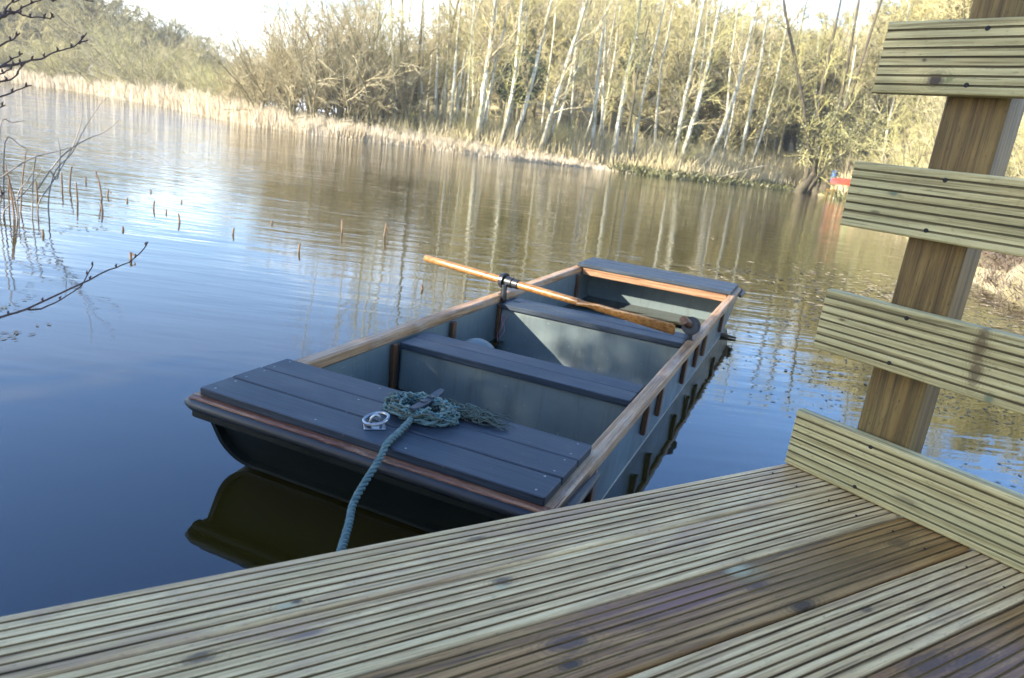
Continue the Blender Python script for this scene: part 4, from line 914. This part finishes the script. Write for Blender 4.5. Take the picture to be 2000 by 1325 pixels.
# bare shoots growing out of the water at the left
WS = [
[(-3.804, 5.681, -0.05), (-3.804, 5.681, 0.156), (-3.773, 5.734, 0.382), (-3.682, 5.809, 0.531), (-3.609, 5.87, 0.731), (-3.516, 5.935, 0.93), (-3.463, 5.967, 0.997)],
[(-3.859, 5.637, -.05), (-3.859, 5.637, 0.117), (-3.794, 5.707, 0.281), (-3.725, 5.773, 0.447), (-3.668, 5.825, 0.613), (-3.623, 5.866, 0.816), (-3.619, 5.875, 1.07)],
[(-3.871, 5.647, 0.227), (-3.774, 5.74, 0.442), (-3.683, 5.812, 0.571), (-3.579, 5.884, 0.663), (-3.486, 5.943, 0.723), (-3.402, 5.998, 0.827)],
[(-4.054, 5.53, 0.317), (-3.909, 5.652, 0.467), (-3.755, 5.763, 0.543), (-3.653, 5.833, 0.594)],
[(-4.038, 5.5, -.05), (-4.038, 5.5, 0.059), (-3.957, 5.578, 0.169), (-3.879, 5.654, 0.313), (-3.839, 5.694, 0.416)],
[(-3.902, 5.614, -.05), (-3.893, 5.644, 0.312), (-3.877, 5.679, 0.51)],
[(-3.971, 5.571, -.05), (-3.971, 5.571, 0.188), (-3.907, 5.637, 0.33), (-3.877, 5.68, 0.518)],
[(-3.796, 5.718, 0.38), (-3.76, 5.735, 0.324), (-3.747, 5.767, 0.524), (-3.764, 5.766, 0.648)],
[(-4.1, 5.53, -.05), (-4.068, 5.558, 0.678), (-4.003, 5.609, 0.725), (-3.936, 5.657, 0.75)],
[(-4.08, 5.55, -.05), (-4.043, 5.568, 0.575), (-3.964, 5.623, 0.558), (-3.923, 5.649, 0.536)]]
sh_ = empty('waterside_shrub', (-3.9, 5.62, 0), 0, 'thin bare shrub growing out of the water at the left edge', 'shrub')
for K in WS:
    P = smoothpath([Vector(p) - sh_.location for p in K], 4); m = MB(); m.tube(P, [.0062 * (1 - .7 * i / (len(P) - 1)) for i in range(len(P))], 5); m.build('shoot', M['shoot'], sh_)

# ------------------------------------------------------------------ sapling overhanging from the left
TW = [
[(-0.929, 1.162, 0.651), (-0.897, 1.195, 0.675), (-0.867, 1.221, 0.688), (-0.806, 1.274, 0.728), (-0.767, 1.306, 0.756), (-0.739, 1.326, 0.772), (-0.719, 1.342, 0.797), (-0.714, 1.348, 0.81)],
[(-0.867, 1.221, 0.688), (-0.866, 1.257, 0.68), (-0.843, 1.278, 0.696), (-0.819, 1.3, 0.719), (-0.811, 1.311, 0.74), (-0.805, 1.319, 0.757)],
[(-0.981, 1.276, 1.077), (-0.938, 1.308, 1.098), (-0.926, 1.317, 1.104), (-0.913, 1.326, 1.111), (-0.896, 1.337, 1.118), (-0.881, 1.347, 1.13), (-0.862, 1.359, 1.141), (-0.846, 1.368, 1.154), (-0.834, 1.374, 1.174)],
[(-0.846, 1.368, 1.154), (-0.836, 1.38, 1.161)],
[(-0.935, 1.235, 1.047), (-0.912, 1.253, 1.07), (-0.896, 1.265, 1.08), (-0.889, 1.27, 1.095), (-0.881, 1.275, 1.109)],
[(-0.959, 1.254, 1.138), (-0.923, 1.279, 1.175), (-0.914, 1.285, 1.186), (-0.902, 1.293, 1.187), (-0.893, 1.3, 1.183), (-0.875, 1.312, 1.185), (-0.864, 1.319, 1.186), (-0.859, 1.322, 1.191)],
[(-0.941, 1.303, 1.176), (-0.932, 1.31, 1.182), (-0.92, 1.317, 1.19), (-0.908, 1.324, 1.202), (-0.891, 1.335, 1.215), (-0.879, 1.341, 1.229)],
[(-0.997, 1.302, 1.123), (-0.958, 1.328, 1.177), (-0.947, 1.334, 1.2), (-0.933, 1.343, 1.212), (-0.917, 1.352, 1.232)],
[(-0.917, 1.33, 1.232), (-0.849, 1.289, 1.223), (-0.815, 1.312, 1.222), (-0.791, 1.326, 1.223)],
[(-0.90, 1.30, 1.23), (-0.862, 1.318, 1.217), (-0.859, 1.32, 1.214), (-0.853, 1.324, 1.22)],
[(-0.962, 1.29, 1.115), (-0.936, 1.309, 1.137), (-0.927, 1.315, 1.145), (-0.919, 1.32, 1.155)],
[(-0.976, 1.318, 1.085), (-0.956, 1.332, 1.103), (-0.942, 1.342, 1.117), (-0.935, 1.347, 1.124)],
[(-0.923, 1.245, 1.077), (-0.911, 1.254, 1.083), (-0.901, 1.261, 1.092), (-0.897, 1.264, 1.097)],
[(-0.948, 1.263, 1.034), (-0.923, 1.282, 1.051), (-0.905, 1.295, 1.064), (-0.892, 1.304, 1.072)],
[(-0.967, 1.285, 1.011), (-0.949, 1.3, 1.028), (-0.942, 1.304, 1.031)],
[(-0.983, 1.29, 0.843), (-0.966, 1.307, 0.867), (-0.96, 1.313, 0.877)]]
gx, gy = -2.85, .55
sap = empty('sapling', (gx, gy, gnd(gx, gy) - .05), 0, 'sapling reaching in from the left with dark budded twigs over the water', 'tree')
so_ = sap.location
stem = [Vector((gx, gy, so_.z)), Vector((-2.6, .7, .9)), Vector((-2.3, .85, 1.6)), Vector((-2.1, .9, 2.6)), Vector((-2.0, .95, 3.6))]
P = smoothpath([p - so_ for p in stem], 5); m = MB(); m.tube(P, [.035 * (1 - .8 * i / (len(P) - 1)) for i in range(len(P))], 8); m.build('trunk', M['twig'], sap, smooth=True)
for k, K in enumerate(TW):
    K = [Vector(p) for p in K]; base_r = .0022
    if k not in (1, 3):
        z = K[0].z; anc = Vector((-2.5, .78, max(.75, z - .35))) if z < 1 else Vector((-2.28, .86, min(1.75, z + .25)))
        mid = anc.lerp(K[0], .55) + Vector((0, 0, -.04 if z < 1 else .02)); base_r = .0038
    P = smoothpath(K, 3)
    if base_r > .003: P = [anc.lerp(K[0], j / 8) + Vector((0, 0, -.25 * (j / 8) * (1 - j / 8) * (1 if z < 1 else -.6))) for j in range(8)] + P
    n = len(P); P = [p + Vector((0, 0, rnd.uniform(-.0012, .0012))) for p in P]
    m = MB(); m.tube([p - so_ for p in P], [max(.0011, base_r * (1 - .85 * (i / (n - 1)) ** .7)) for i in range(n)], 6)
    for i in range(6, n, 3):      # buds
        q = P[i] - so_; m.tube([q, q + Vector((rnd.uniform(-.002, .003), 0, .004)), q + Vector((rnd.uniform(-.002, .004), 0, .008))], [.0014, .0022, .0004], 5)
    m.build('branch', M['twig'], sap, smooth=True)

# ------------------------------------------------------------------ far bank: canoe, float, barrel
def canoe(loc, rz, L_, mat, label, cat, name):
    o = empty(name, loc, rz, label, cat); rr = []
    for i in range(13):
        t = i / 12; s = 1 - abs(2 * t - 1) ** 2.6; wv = .36 * s + .012; hv = .40 * (.75 + .25 * s); x = (t - .5) * L_
        rr.append([(x, wv * math.cos(a), hv * (.15 + .85 * math.sin(a))) for a in np.linspace(0, math.pi, 10)])
    m = MB(); m.loft(rr); m.build('hull', M[mat], o, smooth=True)
    m = MB(); m.tube([(-.5 * L_ + .02, 0, .22)] + [((t - .5) * L_, 0, .27) for t in (.1, .3, .5, .7, .9)] + [(.5 * L_ - .02, 0, .22)], .018, 6); m.build('keel', M['orange'], o)
    return o
canoe((16.15, 38.3, gnd(16.15, 38.3) + .62), R_(8), 1.9, 'canoe', 'upturned red canoe on a rack on the bank right of the dark ivy tree', 'canoe', 'canoe')
rk = empty('canoe_rack', (16.0, 38.3, gnd(16.0, 38.3) - .05), R_(8), 'low dark timber rack under the red canoe', 'rack')
for xx in (-.7, .7):
    for yy in (-.25, .25): m = MB(); m.box(0, .72, -.04, .04, -.04, .04, .005); m.build('leg', M['post'], rk, (xx, yy, 0), (0, R_(-90), 0))
    m = MB(); m.box(-.40, .40, -.045, .045, .62, .68, .005); m.build('crossbar', M['post'], rk, (xx, 0, -.005), (0, 0, R_(90)))
m = MB(); m.tube([(0, 0, 0), (0, 0, .02), (.03, 0, .35), (.04, 0, .4)], [.10, .15, .14, .05], 12)
tag(m.build('float', M['orange'], None, (14.7, 38.4, gnd(14.7, 38.4) + .62), (R_(70), 0, R_(40)), smooth=True), 'bright orange float at the left end of the red canoe', 'float')
m = MB(); m.box(-.32, .32, -.06, .06, -.12, .12, .03)
tag(m.build('float', M['lime'], None, (16.25, 37.6, .85), (0, R_(-75), 0)), 'bright green float standing beside the railing board end', 'float')
m = MB(); m.tube([(0, 0, 0), (0, 0, .03), (0, 0, .2), (0, 0, .23), (0, 0, .4), (0, 0, .62), (0, 0, .65)], [.13, .15, .15, .16, .15, .15, .11], 14)
tag(m.build('barrel', M['barrel'], None, (17.3, 43.2, gnd(17.3, 43.2) + .55), smooth=True), 'blue plastic barrel under the bushes above the red canoe', 'barrel')
m = MB(); m.box(-.5, .5, -.4, .4, 0, .62, .02); tag(m.build('tree_stump', M['bark'], None, (17.3, 43.2, gnd(17.3, 43.2) - .08)), 'broad dark stump under the blue barrel', 'stump')

# fallen branch near the leaning birch
fb = MB(); fb.tube(smoothpath([(-1.6, 0, -.1), (-.6, 0, .15), (.4, 0, .55), (1.4, 0, .95), (2.1, 0, 1.0)], 4), [.05] * 8 + [.035] * 5 + [.015] * 4, 7)
fb.tube([(.4, 0, .55), (1.0, -.2, .45), (1.5, -.3, .5)], [.02, .012, .005], 5)
tag(fb.build('fallen_branch', M['birch'], None, (11.2, 41.6, .25), smooth=True), 'pale fallen branch slanting over the bank right of the leaning birch', 'branch')

# ------------------------------------------------------------------ unseen evergreen trees added on the left bank to shade jetty and bow
for i, (x, y, H, Rr, n) in enumerate(((-6.3, -1.45, 5.6, (1.6, 1.5, 2.7), 62000), (-7.2, -2.6, 5.8, (1.9, 1.9, 2.8), 32000), (-6.2, -3.9, 5.8, (1.8, 1.9, 2.8), 32000), (-4.8, -6.2, 5.4, (1.9, 1.9, 2.7), 26000))):
    evergreen(x, y, H, Rr, n, .047, ['unseen tree added for shade, nearest the water on the left bank', 'unseen tree added for shade behind the jetty, second from the water', 'unseen tree added for shade behind the jetty, third from the water', 'unseen tree added for shade at the back of the row'][i], 500 + i, cat='tree', lift=.56, name='shade_tree')

# ------------------------------------------------------------------ thin spring haze over the pond
hm = bpy.data.materials.new('haze'); hm.use_nodes = True; ht = hm.node_tree; ht.nodes.clear()
ho = ht.nodes.new('ShaderNodeOutputMaterial'); hv = ht.nodes.new('ShaderNodeVolumePrincipled'); hv.inputs['Color'].default_value = (.95, .96, 1, 1); hv.inputs['Density'].default_value = .0007; hv.inputs['Anisotropy'].default_value = .2
ht.links.new(hv.outputs[0], ho.inputs['Volume'])
m = MB(); m.box(-2600, 2600, -2600, 2600, -2.2, 46); tag(m.build('haze', hm), 'thin pale haze over the pond and woods', kind='stuff')
